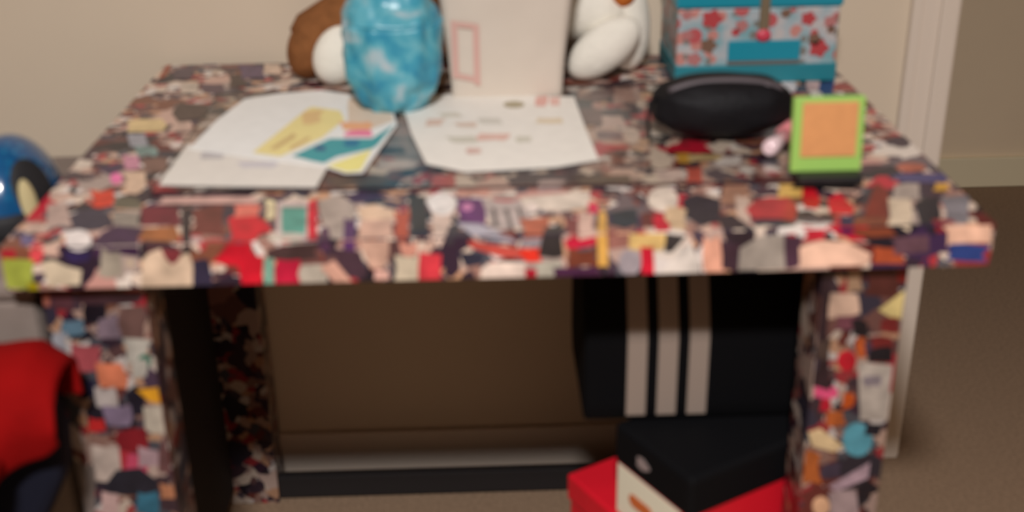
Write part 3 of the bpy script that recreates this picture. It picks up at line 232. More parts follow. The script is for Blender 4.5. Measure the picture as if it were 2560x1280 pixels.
'legL': [[[80,105,120],[-458.3,664.1,-444.9,665.0,-437.9,666.3,-437.2,657.9,-437.6,648.8,-453.7,645.8,-462.5,646.1,-461.6,657.7]],[[140,140,145],[-471.2,649.5,-465.0,651.1,-455.4,651.2,-460.0,639.6,-459.1,629.1,-468.6,629.6,-472.1,629.5,-473.1,643.9]],[[150,70,75],[-453.5,638.8,-443.6,634.8,-423.1,633.6,-427.7,617.9,-422.8,604.8,-442.0,603.5,-457.6,603.4,-456.8,618.8]],[[25,22,30],[-431.1,689.8,-426.0,684.3,-409.2,689.9,-411.7,671.4,-414.2,657.1,-427.9,661.3,-436.7,657.7,-435.9,675.0]],[[110,95,105],[-420.8,665.4,-404.9,669.8,-386.7,664.1,-395.0,658.1,-392.0,643.9,-408.9,642.7,-425.1,643.3,-423.3,658.7]],[[95,70,65],[-396.4,678.8,-379.9,680.0,-371.0,679.9,-371.0,669.1,-373.6,663.3,-378.0,633.9,-390.6,637.7,-398.8,638.0,-402.3,660.2]],[[165,160,150],[-399.4,642.8,-385.9,641.9,-371.2,639.3,-376.0,627.0,-379.2,613.2,-389.4,612.3,-401.1,612.5,-396.9,627.5]],[[20,95,75],[-372.8,614.1,-374.4,609.8,-377.6,606.7,-381.4,605.6,-384.9,606.9,-387.1,610.2,-387.5,614.6,-385.9,618.9,-382.8,622.0,-378.9,623.0,-375.4,621.7,-373.2,618.5]],[[165,160,150],[-392.4,613.1,-384.1,617.1,-376.9,615.9,-378.6,605.1,-381.6,595.6,-388.1,594.7,-395.2,592.9,-395.0,608.6]],[[190,110,80],[-432.2,614.3,-417.0,612.6,-405.8,613.0,-400.3,594.3,-404.0,582.5,-419.5,582.0,-431.9,585.5,-433.1,595.5]],[[30,28,50],[-452.7,595.3,-445.2,595.1,-435.8,591.9,-435.0,578.4,-436.1,573.3,-450.5,570.7,-455.3,569.5,-455.8,586.6]],[[165,155,150],[-438.6,585.2,-428.8,581.0,-416.6,584.2,-415.3,572.6,-416.2,556.6,-427.1,557.1,-439.1,560.3,-439.5,571.4]],[[25,22,35],[-407.4,576.9,-395.2,579.0,-381.4,585.1,-387.7,562.7,-385.3,549.1,-401.2,547.5,-411.2,547.9,-405.5,563.0]],[[205,145,35],[-394.7,579.5,-371.0,582.5,-371.0,561.5,-381.9,564.1]],[[170,160,145],[-390.3,558.5,-377.7,558.5,-371.0,559.8,-371.0,523.3,-383.3,524.3,-392.6,528.3,-390.9,541.0]],[[115,100,120],[-434.5,561.3,-413.6,559.5,-403.2,561.9,-402.5,546.8,-407.4,534.9,-421.5,534.5,-431.8,536.5,-433.3,547.7]],[[165,35,35],[-449.9,547.1,-443.2,544.2,-433.9,544.3,-434.3,537.1,-434.1,530.3,-446.2,527.9,-456.4,531.5,-450.9,538.3]],[[110,20,30],[-422.9,528.5,-401.9,532.1,-390.8,531.0,-390.6,514.2,-393.7,498.6,-413.8,501.2,-422.1,504.5,-426.4,511.6]],[[165,60,85],[-415.0,498.7,-409.7,498.7,-391.1,496.8,-394.5,487.5,-397.4,471.7,-409.5,477.5,-424.8,472.5,-418.7,484.6]],[[165,150,145],[-474.0,510.1,-474.0,537.8,-469.3,540.3,-457.8,523.6,-464.8,502.1]],[[165,150,140],[-453.5,513.0,-435.7,507.4,-423.3,510.1,-425.2,480.2,-428.1,462.8,-444.3,463.2,-458.3,465.4,-456.2,478.7]],[[150,125,130],[-402.6,508.9,-392.2,504.4,-383.0,502.6,-379.2,496.9,-383.5,482.9,-396.9,482.2,-406.0,481.8,-403.7,496.4]],[[30,30,40],[-447.7,457.6,-431.3,478.3,-404.6,480.6,-388.0,463.5,-391.0,442.2,-445.1,445.7]],[[45,95,115],[-411.4,448.2,-404.7,445.3,-389.5,448.9,-389.4,432.1,-393.6,413.2,-407.5,418.0,-417.3,420.6,-416.2,428.7]],[[180,150,145],[-451.8,451.0,-441.8,447.6,-433.5,446.3,-436.0,429.5,-438.4,413.3,-448.9,419.0,-459.0,421.2,-454.2,428.0]],[[165,110,80],[-386.4,459.3,-375.1,455.9,-371.0,457.6,-371.0,442.5,-372.3,437.8,-381.8,438.9,-388.1,439.0,-385.5,444.7]],[[150,90,75],[-474.0,697.8,-474.0,697.7,-464.8,697.4,-467.3,688.6,-468.6,681.2,-474.0,682.5]],[[75,45,50],[-468.0,699.8,-450.2,700.2,-443.2,702.0,-443.9,686.3,-444.6,676.0,-457.0,678.0,-470.5,681.0,-464.9,686.9]],[[60,40,45],[-448.2,699.2,-395.7,696.4,-371.0,694.9,-371.0,689.3,-375.1,687.5,-374.4,683.5,-398.7,681.8,-445.8,684.5,-434.5,691.5]],[[130,110,110],[-474.0,616.2,-473.9,616.3,-458.7,613.6,-464.2,606.7,-465.3,592.3,-473.2,589.0,-474.0,589.1]],[[110,100,95],[-474.0,492.1,-472.4,491.7,-453.4,480.6,-457.9,452.7,-463.9,416.8,-474.0,418.3]],[[90,60,60],[-374.6,518.9,-371.0,520.1,-371.0,470.9,-373.7,471.7,-385.2,474.2,-381.0,502.1]]],
'legR': [[[150,120,95],[360.8,704.5,368.9,700.2,374.5,706.0,375.4,686.6,379.5,675.1,370.3,675.9,362.6,671.7,361.6,687.7]],[[80,40,35],[377.8,710.0,382.6,710.0,391.3,706.5,403.8,710.0,405.8,710.0,418.2,684.5,416.2,665.7,402.3,667.5,380.2,670.4,384.8,682.2]],[[110,25,20],[408.9,705.3,419.6,708.1,424.0,708.4,424.0,682.2,414.5,686.0,412.7,698.9]],[[200,180,120],[397.9,652.0,424.0,675.2,424.0,641.0,416.4,640.5]],[[185,155,135],[345.1,673.7,361.3,673.0,374.0,672.1,377.0,661.3,379.3,648.6,359.4,643.6,342.7,643.2,344.8,662.7]],[[105,60,70],[353.1,646.2,362.9,645.8,375.2,646.6,382.2,635.1,378.5,629.2,371.9,629.5,352.0,630.8,357.4,638.5]],[[110,35,35],[402.4,640.0,411.4,643.0,420.3,642.7,421.5,632.8,424.0,627.3,424.0,623.8,413.0,624.2,402.9,627.2,403.0,635.2]],[[30,25,30],[369.7,641.6,379.6,642.4,388.0,637.6,389.5,631.5,390.5,619.8,381.9,621.6,373.6,622.9,373.3,631.7]],[[175,25,40],[381.7,591.2,380.9,584.7,377.4,579.9,372.1,578.3,366.5,580.3,362.0,585.3,359.9,591.9,360.7,598.4,364.2,603.0,369.5,604.6,375.1,602.7,379.6,597.8]],[[180,85,40],[378.5,620.0,383.7,620.1,388.7,618.7,388.0,610.3,391.2,594.7,386.9,595.2,381.7,593.6,377.7,610.5]],[[110,35,35],[392.4,619.6,404.4,621.1,416.2,618.3,417.3,614.2,421.4,604.5,405.0,605.7,396.8,606.0,396.0,612.2]],[[25,22,28],[395.0,604.5,403.3,607.4,417.0,608.0,419.5,597.8,421.5,588.0,408.6,589.5,392.7,589.5,394.1,599.9]],[[165,155,145],[383.2,589.4,421.7,584.7,422.4,514.7,393.3,515.6]],[[125,115,120],[393.7,571.8,400.5,572.2,411.1,571.2,411.5,563.5,410.8,558.2,401.6,559.5,394.9,557.4,389.5,567.4]],[[205,75,115],[338.4,562.9,351.0,560.9,362.4,558.8,366.0,550.4,363.3,545.5,354.0,544.4,339.4,547.2,338.6,553.0]],[[160,20,40],[347.7,544.5,352.8,544.1,356.7,545.1,359.2,534.8,358.2,528.9,353.9,528.0,346.6,528.9,347.5,535.6]],[[175,75,25],[371.4,551.7,376.2,550.6,381.3,551.3,385.8,542.7,383.2,534.0,376.3,530.8,371.4,529.7,371.7,545.2]],[[165,85,40],[355.3,528.6,363.9,528.6,372.8,527.6,375.0,517.4,378.7,510.6,365.2,507.4,357.0,508.8,356.5,515.9]],[[75,135,150],[410.4,489.7,409.4,478.2,403.9,469.9,395.5,467.1,386.5,470.5,379.2,479.3,375.7,490.9,376.9,502.2,382.3,510.4,390.6,513.1,399.6,509.8,406.8,501.2]],[[25,25,35],[401.2,509.8,405.7,510.4,419.9,509.2,417.9,502.3,417.4,494.4,412.2,494.4,399.6,496.2,400.5,502.8]],[[195,170,130],[336.6,501.9,349.5,506.7,378.8,482.1,368.3,474.4,342.7,483.3]],[[160,85,40],[336.0,455.3,336.0,475.3,340.7,478.8,353.7,471.7,351.3,455.8,359.1,431.5,345.3,435.2,336.0,431.8,336.0,444.0,336.9,451.9]],[[60,50,65],[359.6,459.3,364.4,459.1,377.8,460.7,377.1,446.2,383.6,441.2,366.6,437.8,355.5,441.1,355.0,451.2]],[[165,140,150],[365.9,428.7,410.6,459.6,410.7,438.0,375.8,421.2]],[[210,165,130],[370.9,400.9,370.2,393.9,366.8,388.9,361.8,387.2,356.4,389.3,352.1,394.6,350.1,401.6,350.8,408.6,354.2,413.5,359.2,415.2,364.5,413.1,368.8,407.9]],[[150,130,130],[367.1,420.8,387.3,422.4,398.5,423.1,403.8,398.1,405.9,385.3,385.5,385.0,371.0,383.9,371.6,399.4]],[[45,30,35],[336.0,693.3,342.8,691.5,346.2,625.4,356.4,554.4,339.8,560.5,336.0,561.1]],[[60,50,60],[336.0,594.4,341.7,594.5,339.7,584.0,341.4,579.7,336.0,578.6]],[[70,55,50],[336.0,605.3,336.0,615.7,343.1,617.1,351.7,618.8,350.2,604.7,351.1,591.3,344.5,594.5,336.0,595.9,336.0,599.7,336.7,602.4]]],
'envelope': [[[205,200,192],[-378.5,157.2,-286.7,146.0,-200.9,137.7,-194.1,228.6,-288.5,262.2,-377.1,296.5]],[[172,168,168],[-352.3,263.9,-341.6,264.5,-331.2,266.3,-324.2,253.8,-323.5,238.6,-340.8,240.0,-346.8,237.6,-352.5,250.6]],[[186,182,186],[-304.5,225.2,-276.5,224.8,-259.5,224.3,-253.4,215.5,-259.4,201.4,-270.8,205.1,-294.6,205.6,-299.1,214.4]]],
'flyer': [[[224,217,213],[-370.1,275.4,-359.7,382.8,-339.6,478.8,-295.3,502.0,-241.5,513.2,-194.6,486.3,-141.5,470.8,-125.0,347.0,-139.7,257.4,-152.9,177.0,-173.6,175.9,-198.8,198.8,-283.6,234.9]],[[222,202,140],[-290.6,253.8,-255.8,237.1,-214.2,303.1,-193.4,375.3,-203.5,413.8,-242.8,434.6,-249.0,420.8]],[[190,165,115],[-273.5,265.6,-251.5,324.5,-246.0,310.0,-264.3,262.0]],[[205,175,125],[-251.8,409.3,-239.9,416.7,-224.1,417.8,-227.8,394.0,-222.9,368.4,-234.5,357.6,-245.4,359.2,-250.5,396.0]],[[195,170,120],[-251.1,269.8,-232.1,309.0,-227.2,301.0,-244.1,260.5]],[[205,185,165],[-197.9,464.0,-143.9,465.3,-129.6,365.5,-155.3,334.8,-188.0,361.6]],[[235,160,120],[-202.2,366.7,-170.9,360.6,-160.7,364.3,-154.4,344.6,-158.6,327.7,-171.1,328.9,-191.9,332.7,-193.8,350.4]],[[225,120,150],[-182.8,328.1,-170.5,331.3,-155.8,327.7,-152.9,313.7,-153.4,302.6,-166.6,304.4,-186.7,306.5,-189.0,315.0]],[[70,145,150],[-242.0,238.9,-204.0,299.3,-152.3,295.5,-127.7,350.5,-144.3,268.0,-149.3,258.1,-188.6,232.3,-201.0,209.7,-216.0,219.0]],[[60,80,120],[-218.5,272.0,-213.5,271.5,-205.8,271.0,-206.3,263.0,-202.7,255.8,-211.4,255.7,-214.6,254.1,-218.7,265.5]],[[50,110,140],[-184.3,296.7,-179.9,292.5,-167.5,294.0,-166.7,277.8,-165.2,269.2,-173.8,265.0,-182.1,267.6,-185.2,277.2]],[[228,208,132],[-196.4,201.3,-149.1,255.2,-156.1,182.5,-171.2,178.3]]],
'print': [[[222,212,204],[-123.9,444.7,-79.4,482.2,-30.1,486.0,46.2,468.5,108.1,458.0,111.6,327.5,117.4,205.1,66.4,184.3,2.2,178.2,-38.7,175.8,-82.9,205.6,-104.2,311.8]],[[200,175,160],[-87.6,372.4,-78.7,372.4,-62.9,373.4,-68.6,357.8,-68.3,345.7,-77.4,344.8,-89.3,342.7,-87.6,362.1]],[[205,170,158],[-19.5,310.2,-8.2,306.6,17.8,305.9,15.3,290.3,9.4,279.6,-1.5,283.7,-29.3,280.3,-24.1,296.6]],[[195,165,155],[-35.4,256.0,-30.5,255.9,-18.8,253.5,-20.3,247.6,-17.7,236.9,-29.7,234.0,-34.5,234.3,-37.5,244.1]],[[205,160,150],[57.6,462.7,65.8,462.7,72.4,466.2,72.4,445.9,67.6,417.2,59.9,416.5,53.3,420.6,54.7,442.0]],[[208,170,160],[76.9,462.6,83.1,454.3,88.9,461.3,87.8,442.4,85.0,411.9,82.9,421.3,75.2,417.4,73.4,433.5]],[[188,184,170],[-63.6,300.1,-40.2,298.5,-27.8,301.1,-23.5,288.2,-23.8,273.7,-47.0,276.2,-53.7,278.3,-58.4,290.5]],[[190,186,172],[26.6,296.5,31.5,294.1,43.4,292.7,41.3,278.9,43.0,271.4,34.7,273.2,26.0,269.4,22.3,283.7]],[[195,175,160],[-53.6,354.3,-35.4,354.4,-23.9,354.1,-24.7,342.0,-24.3,334.6,-38.6,337.2,-46.8,338.6,-49.6,345.4]],[[192,188,178],[-22.3,371.4,-8.4,371.3,5.2,369.1,7.6,356.9,9.2,345.8,-9.0,349.1,-18.2,348.4,-22.6,361.5]],[[205,190,165],[53.3,365.9,71.6,363.6,85.0,365.1,85.8,349.2,86.0,343.3,69.5,341.8,47.5,347.9,53.1,351.6]],[[196,190,176],[-75.7,398.0,-57.4,398.8,-48.6,398.0,-45.6,390.1,-42.1,377.2,-61.1,379.7,-70.4,378.2,-67.5,387.6]],[[160,150,125],[40.2,426.5,38.0,418.6,32.5,413.2,25.4,411.6,18.3,414.3,13.2,420.5,11.5,428.7,13.6,436.7,19.1,442.3,26.4,444.0,33.5,441.2,38.6,434.8]]],  # the olive spot is the white bag's shadow, painted on the sheet
}


# ------------------------------------------------------------------ the room
wall_m = mat('warm_wall_paint', (196, 181, 160), .75, k=.82, var=.03, vscale=3, bump=.05, bscale=300)
trim_m = mat('white_trim_paint', (200, 187, 173), .5, k=.80)
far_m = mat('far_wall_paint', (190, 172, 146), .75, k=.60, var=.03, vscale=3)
carpet = mat('brown_carpet', (140, 116, 94), .95, k=.76, var=.22, vscale=160, bump=.8, bscale=500, spec=.1)
WY = .7126
struct(M().box((-3.6, -5.0, -.1), (3.6, 2.15, 0)).build('floor', carpet), 'brown carpet floor', 'floor')
struct(M().box((-3.6, -5.0, 2.45), (3.6, 2.15, 2.55)).build('ceiling', mat('ceiling_paint', (205, 195, 180), .8, k=1.1)), 'plain ceiling', 'ceiling')
wb = M().box((-3.6, WY, 0), (.712, WY+.12, 2.45)); wb.box((.712, WY, 2.06), (1.70, WY+.12, 2.45)); wb.box((1.70, WY, 0), (3.6, WY+.12, 2.45))
struct(wb.build('wall_back', wall_m), 'beige wall behind the desk', 'wall')
struct(M().box((-3.7, -5.0, 0), (-3.6, 2.15, 2.45)).build('wall_left', wall_m), 'beige wall on the left', 'wall')
struct(M().box((3.6, -5.0, 0), (3.7, 2.15, 2.45)).build('wall_right', wall_m), 'beige wall on the right', 'wall')
struct(M().box((-3.6, -5.1, 0), (3.6, -5.0, 2.45)).build('wall_rear', wall_m), 'beige wall behind the viewer', 'wall')
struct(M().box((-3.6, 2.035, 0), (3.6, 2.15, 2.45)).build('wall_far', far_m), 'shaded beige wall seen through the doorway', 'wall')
struct(M().box((-3.6, 2.020, 0), (3.6, 2.035, .088), .003).build('baseboard_far', mat('far_trim_paint', (196, 176, 148), .75, k=.58)), 'baseboard of the wall beyond the doorway', 'baseboard')
struct(M().box((-3.6, WY-.013, .004), (.645, WY, .082), .003).build('baseboard_back', trim_m), 'baseboard under the desk', 'baseboard')
t = M()   # door casing beside the opening: plinth-less stepped profile
t.box((.646, WY-.011, 0), (.718, WY, 2.10), .002)
t.box((.646, WY-.016, 0), (.662, WY-.010, 2.10), .002); t.box((.690, WY-.019, 0), (.718, WY-.010, 2.10), .003)
t.box((.712, WY-.010, 0), (.722, WY+.125, 2.06), .001)
struct(t.build('trim_1', trim_m), 'white door casing right of the desk', 'trim')
t = M(); t.box((1.69, WY-.012, 0), (1.77, WY, 2.10), .002); t.box((.646, WY-.012, 2.05), (1.77, WY, 2.13), .002)
struct(t.build('trim_2', trim_m), 'door casing across and right of the opening', 'trim')

# ------------------------------------------------------------------ the desk, pasted over with magazine cuttings
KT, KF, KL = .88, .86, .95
PAL = [(50, 34, 50), (196, 162, 148), (34, 28, 40), (110, 68, 64), (42, 30, 44), (205, 186, 170), (64, 42, 54), (92, 36, 36), (160, 142, 134),
       (178, 28, 50), (30, 26, 36), (212, 200, 188), (58, 38, 70), (120, 72, 54), (186, 138, 128), (44, 42, 56), (100, 86, 90), (146, 50, 54)]
FINE = [(52, 38, 50), (195, 162, 145), (95, 66, 66), (210, 190, 172), (32, 27, 36), (150, 112, 100), (165, 52, 58), (178, 150, 138),
        (75, 62, 74), (215, 205, 198), (110, 52, 46), (80, 80, 88), (196, 150, 118), (56, 34, 52)]
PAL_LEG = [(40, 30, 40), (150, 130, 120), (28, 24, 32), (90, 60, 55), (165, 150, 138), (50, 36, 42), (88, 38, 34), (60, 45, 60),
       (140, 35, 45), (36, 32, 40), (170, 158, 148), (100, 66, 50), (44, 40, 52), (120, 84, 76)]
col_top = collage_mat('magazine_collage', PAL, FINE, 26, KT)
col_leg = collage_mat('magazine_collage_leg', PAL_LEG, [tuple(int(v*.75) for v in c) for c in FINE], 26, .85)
cut_top = cut_mat('cuttings_top', KT); cut_front = cut_mat('cuttings_front', KF); cut_leg = cut_mat('cuttings_leg', KL)
ZT, ZB = .757, .710
desk = thing('desk', 'wooden desk pasted all over with colourful magazine cuttings', 'desk', (0, .345, 0))
d = M().box((-.5, 0, ZB), (.5, .69, ZT), .0012)
d.cuts(PAPERS['top'], lambda a, b: (a, b, ZT), (0, 0, 1), KT, 1)
d.cuts(PAPERS['front'], lambda a, b: (a, 0, b), (0, -1, 0), KF, 2)
d.build('desk_top', [col_top, cut_top, cut_front], desk)
LEGS = [(-.475, -.370, .02, .085, 'legL'), (.335, .425, .02, .085, 'legR'), (-.475, -.385, .615, .68, None), (.335, .425, .615, .68, None)]
for x0, x1, y0, y1, key in LEGS:
    g = M().box((x0, y0, 0), (x1, y1, ZB), .0012)
    if key: g.cuts(PAPERS[key], lambda a, b, y=y0: (a, y, b), (0, -1, 0), KL, 1)
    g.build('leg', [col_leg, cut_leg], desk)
shaded_wood = mat('shade_black_board', (20, 15, 15), .8, k=.8)  # shade under the desk is put into the boards' black colour
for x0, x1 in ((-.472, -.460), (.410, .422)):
    M().box((x0, .085, .03), (x1, .615, ZB), .001).build('side_panel', shaded_wood, desk, 'black inner side board')
M().box((-.385, .622, .004), (.335, .640, .046), .002).build('back_rail', shaded_wood, desk, 'low black rail between the back legs')

# clear protective sheet over the working area
cm = bpy.data.materials.new('clear_plastic'); cm.use_nodes = True; nt = cm.node_tree
nt.nodes.remove(nt.nodes['Principled BSDF'])
tr = nt.nodes.new('ShaderNodeBsdfTransparent'); tr.inputs[0].default_value = (.93, .93, .92, 1)
gl = nt.nodes.new('ShaderNodeBsdfGlossy'); gl.inputs['Roughness'].default_value = .16
fr = nt.nodes.new('ShaderNodeFresnel'); fr.inputs[0].default_value = 1.4
ms = nt.nodes.new('ShaderNodeMixShader')
ge = nt.nodes.new('ShaderNodeNewGeometry'); mu = nt.nodes.new('ShaderNodeMath'); mu.operation = 'SUBTRACT'; mu.use_clamp = True
nt.links.new(fr.outputs[0], mu.inputs[0]); nt.links.new(ge.outputs['Backfacing'], mu.inputs[1])   # the reflection belongs to the upper face
nt.links.new(mu.outputs[0], ms.inputs[0]); nt.links.new(tr.outputs[0], ms.inputs[1]); nt.links.new(gl.outputs[0], ms.inputs[2])
nt.links.new(ms.outputs[0], nt.nodes['Material Output'].inputs[0])
sh = M().prism([(-.384, .139, ZT+.001), (.391, .121, ZT+.001), (.391, .52, ZT+.001), (-.384, .52, ZT+.001)], (0, 0, .0030))
edge_m = mat('plastic_edge', (46, 26, 32), .3)
for f in sh.bm.faces:
    f.normal_update()
    if abs(f.normal.z) < .5: f.material_index = 1
tag(sh.build('desk_sheet', [cm, edge_m]), 'thin clear plastic sheet lying over the middle of the collage desk top', 'desk sheet')
ZS = ZT+.0041

# ------------------------------------------------------------------ papers on the desk
paper_m = cut_mat('plain_paper', .80, .65, 0, .04)
def sheet(name, data, z, label, cat, k=.8):
    s = M(); c, fl = data[0]
    pts = [(fl[j]/1000, fl[j+1]/1000, z) for j in range(0, len(fl), 2)]
    s.prism(pts, (0, 0, .0009)); s.paint(c, k)
    s.cuts(data[1:], lambda a, b: (a, b, z+.0009), (0, 0, 1), k, 0, start=.0002, step=.00001)
    return tag(s.build(name, paper_m), label, cat)
sheet('envelope', PAPERS['envelope'], ZS+.0003, 'off-white envelope with grey printing under the yellow and teal flyer', 'envelope')
sheet('flyer', PAPERS['flyer'], ZS+.0016, 'white flyer with a yellow panel and a teal ribbon stripe', 'flyer')
sheet('printed_sheet', PAPERS['print'], ZS+.0003, 'crumpled white sheet with faint pink print before the white bag', 'paper')

# ------------------------------------------------------------------ white paper bag
wb_m = mat('white_bag_paper', (206, 194, 180), .6, k=.98, var=.03, vscale=8, bump=.25, bscale=18)
bag = thing('paper_bag', 'tall white paper bag with a pink outlined rectangle standing mid desk', 'bag', (.02, .502, ZS))
def bagfn(u, v):
    # rectangular section with gusset, wider at the top, softly creased
    zz = v*.27; wx = .0745+.045*v*v*.6+.012*v; wy = .034+.012*v
    per = u*4; s_ = int(per) % 4; q = per-int(per)
    cs = [(-1, -1), (1, -1), (1, 1), (-1, 1)]
    a, b = cs[s_], cs[(s_+1) % 4]
    x = a[0]+(b[0]-a[0])*q; y = a[1]+(b[1]-a[1])*q
    if s_ in (1, 3): x *= 1-.28*(1-abs(2*q-1))*v
    w = noise.noise(Vector((x*3, y*2, v*7)))*.004*v
    return Vector((.018+x*wx+w, .502+y*wy+w, ZS+zz))
b = M().grid(bagfn, 64, 24, wrap=True); b.prism([(.018-.0745, .468, ZS), (.018+.0745, .468, ZS), (.018+.0745, .536, ZS), (.018-.0745, .536, ZS)], (0, 0, .001))
b.build('bag_body', wb_m, bag)
logo_m = mat('faded_pink_ink', (186, 148, 138), .7)
lg = M()
def onbag(x, z, o=.0016):
    v = (z-ZS)/.27; return Vector((x, .502-.034-.012*v-o, z))
def quad(a, b, c, e): lg.prism([onbag(*a), onbag(*b), onbag(*c), onbag(*e)], (0, -.0006, 0))
x0, x1, z0, z1 = -.055, -.018, .786, .866
w = .0085
quad((x0, z0+.004), (x0+w, z0+.003), (x0+w, z1+.001), (x0, z1+.003)); quad((x1-w, z0-.005), (x1, z0-.008), (x1, z1-.004), (x1-w, z1-.002))
quad((x0+w, z1-.006), (x1-w, z1-.009), (x1-w, z1-.002), (x0+w, z1+.001)); quad((x0+w, z0+.003), (x1-w, z0-.002), (x1-w, z0+.005), (x0+w, z0+.01))
lg.build('printed_frame', logo_m, bag, 'faded pink rectangle outline')

# ------------------------------------------------------------------ crumpled teal plastic bag
tm = bpy.data.materials.new('teal_plastic_film'); tm.use_nodes = True; nt = tm.node_tree; bs = nt.nodes['Principled BSDF']
tc = nt.nodes.new('ShaderNodeTexCoord'); nn = nt.nodes.new('ShaderNodeTexNoise'); nn.inputs['Scale'].default_value = 26; nn.inputs['Detail'].default_value = 3
nn.inputs['Distortion'].default_value = .8
nt.links.new(tc.outputs['Object'], nn.inputs['Vector'])
rr = ramp(nt, [(.30, alb((10, 110, 145))), (.47, alb((62, 142, 162))), (.58, alb((88, 156, 170))), (.72, alb((160, 174, 180)))], False)
nt.links.new(nn.outputs['Fac'], rr.inputs[0]); nt.links.new(rr.outputs[0], bs.inputs['Base Color'])
bs.inputs['Roughness'].default_value = .32
def sqz(p):
    f = lambda v, e: math.copysign(abs(v)**e, v)
    e = .72 if p.z < .2 else .95
    return Vector((f(p.x, .9), f(p.y, .9), f(p.z, e)))
def crumple(p):
    q = sqz(p); n = noise.noise(q*2.1)*.10+noise.noise(q*5)*.06+abs(noise.noise(q*9))*.05
    q *= 1+n
    if q.z > .6: q.x *= 1-.5*(q.z-.6); q.y *= 1-.5*(q.z-.6)
    return q
tb = thing('plastic_bag', 'crumpled teal blue plastic bag beside the white paper bag', 'bag', (-.131, .427, ZS))
M().ell((-.131, .427, ZS+.088), (.063, .044, .094), fn=crumple, nu=72, nv=48, zmin=-.93).build('bag_body', tm, tb)
kn = M().ell((-.128, .427, ZS+.183), (.018, .015, .014), fn=crumple)
kn.tube([(-.128, .427, ZS+.185), (-.15, .422, ZS+.212), (-.165, .42, ZS+.205)], [.006, .010, .004]); kn.tube([(-.128, .427, ZS+.185), (-.108, .432, ZS+.215), (-.095, .434, ZS+.212)], [.006, .010, .004])
kn.build('knot', tm, tb)

# ------------------------------------------------------------------ plush dog behind the bags
fur_b = mat('brown_plush', (138, 90, 54), .95, k=1.02, var=.18, vscale=60, bump=.6, bscale=220, spec=.1)
fur_w = mat('white_plush', (222, 212, 200), .95, k=.8, var=.04, vscale=60, bump=.5, bscale=220, spec=.1)
fur_o = mat('rust_plush', (165, 92, 40), .95, k=.72, var=.1, vscale=60, bump=.5, bscale=220, spec=.1)
dark_felt = mat('black_plastic', (18, 16, 18), .4)
RY = lambda a: Matrix.Rotation(a, 3, 'Y')
pd = thing('plush_dog', 'brown and white plush dog sitting against the wall behind the white paper bag', 'soft toy', (.0, .62, ZT))
M().ell((-.03, .640, ZT+.125), (.085, .060, .125), nu=40, nv=28).build('body', fur_b, pd)
M().ell((-.02, .596, ZT+.13), (.05, .020, .085)).build('chest', fur_w, pd, 'white chest')
hd = M().ell((-.02, .640, ZT+.30), (.075, .066, .068)); hd.build('head', fur_b, pd)
mz = M().ell((-.02, .600, ZT+.285), (.034, .030, .028)).build('muzzle', fur_w, pd, 'white muzzle')
M().ell((-.02, .572, ZT+.296), (.011, .006, .008)).build('nose', dark_felt, pd, 'black nose')
for s in (-1, 1):
    M().ell((-.02+s*.075, .625, ZT+.29), (.020, .030, .055), RY(-s*.25)).build('ear', fur_b, pd)
    M().ell((-.02+s*.030, .580, ZT+.318), (.006, .005, .007)).build('eye', dark_felt, pd)
# left hind leg: brown, kicked out to the side, white sole towards the viewer
lgm = M().tube([(-.05, .645, ZT+.150), (-.13, .630, ZT+.113), (-.205, .610, ZT+.078), (-.262, .597, ZT+.056), (-.276, .592, ZT+.050)], [.058, .056, .049, .040, .028], n=28)
lgm.ell((-.262, .592, ZT+.046), (.032, .034, .045), RY(.30))
l1 = lgm.build('hind_leg', fur_b, pd)
M().ell((-.217, .548, ZT+.046), (.034, .022, .044), RY(.45)).build('foot_sole', fur_w, l1, 'white oval foot sole')
lgm = M().tube([(.03, .645, ZT+.10), (.10, .625, ZT+.095), (.160, .605, ZT+.09), (.195, .60, ZT+.085)], [.052, .052, .050, .036], n=24)
lgm.ell((.192, .595, ZT+.075), (.036, .032, .072), RY(-.1)); lgm.ell((.140, .600, ZT+.115), (.030, .030, .048), RY(.3))
l2 = lgm.build('hind_leg', fur_w, pd, 'white leg with a rust patch')
M().ell((.157, .552, ZT+.047), (.060, .024, .033), RY(-.66)).build('foot_sole', fur_w, l2, 'white oval foot sole')
M().ell((.186, .584, ZT+.118), (.020, .028, .022)).build('fur_patch', fur_o, l2, 'rust brown patch')
M().tube([(-.09, .62, ZT+.20), (-.115, .615, ZT+.17), (-.13, .605, ZT+.15)], [.026, .026, .024], n=20).build('front_leg', fur_b, pd)
M().tube([(.05, .62, ZT+.20), (.085, .615, ZT+.175), (.10, .612, ZT+.16)], [.026, .026, .024], n=20).build('front_leg', fur_b, pd)

# ------------------------------------------------------------------ floral box
fm = bpy.data.materials.new('floral_tin_print'); fm.use_nodes = True; nt = fm.node_tree; bs = nt.nodes['Principled BSDF']; bs.inputs['Roughness'].default_value = .4
tc = nt.nodes.new('ShaderNodeTexCoord'); L = nt.links.new
def spots(scale, r0, off, thr):
    mp = nt.nodes.new('ShaderNodeVectorMath'); mp.operation = 'ADD'; mp.inputs[1].default_value = off; L(tc.outputs['Object'], mp.inputs[0])
    v = nt.nodes.new('ShaderNodeTexVoronoi'); v.inputs['Scale'].default_value = scale; L(mp.outputs[0], v.inputs['Vector'])
    a = nt.nodes.new('ShaderNodeMath'); a.operation = 'LESS_THAN'; a.inputs[1].default_value = r0; L(v.outputs['Distance'], a.inputs[0])
    s = nt.nodes.new('ShaderNodeSeparateColor'); L(v.outputs['Color'], s.inputs[0])
    g = nt.nodes.new('ShaderNodeMath'); g.operation = 'GREATER_THAN'; g.inputs[1].default_value = thr; L(s.outputs[0], g.inputs[0])
    m_ = nt.nodes.new('ShaderNodeMath'); m_.operation = 'MULTIPLY'; L(a.outputs[0], m_.inputs[0]); L(g.outputs[0], m_.inputs[1]); return m_
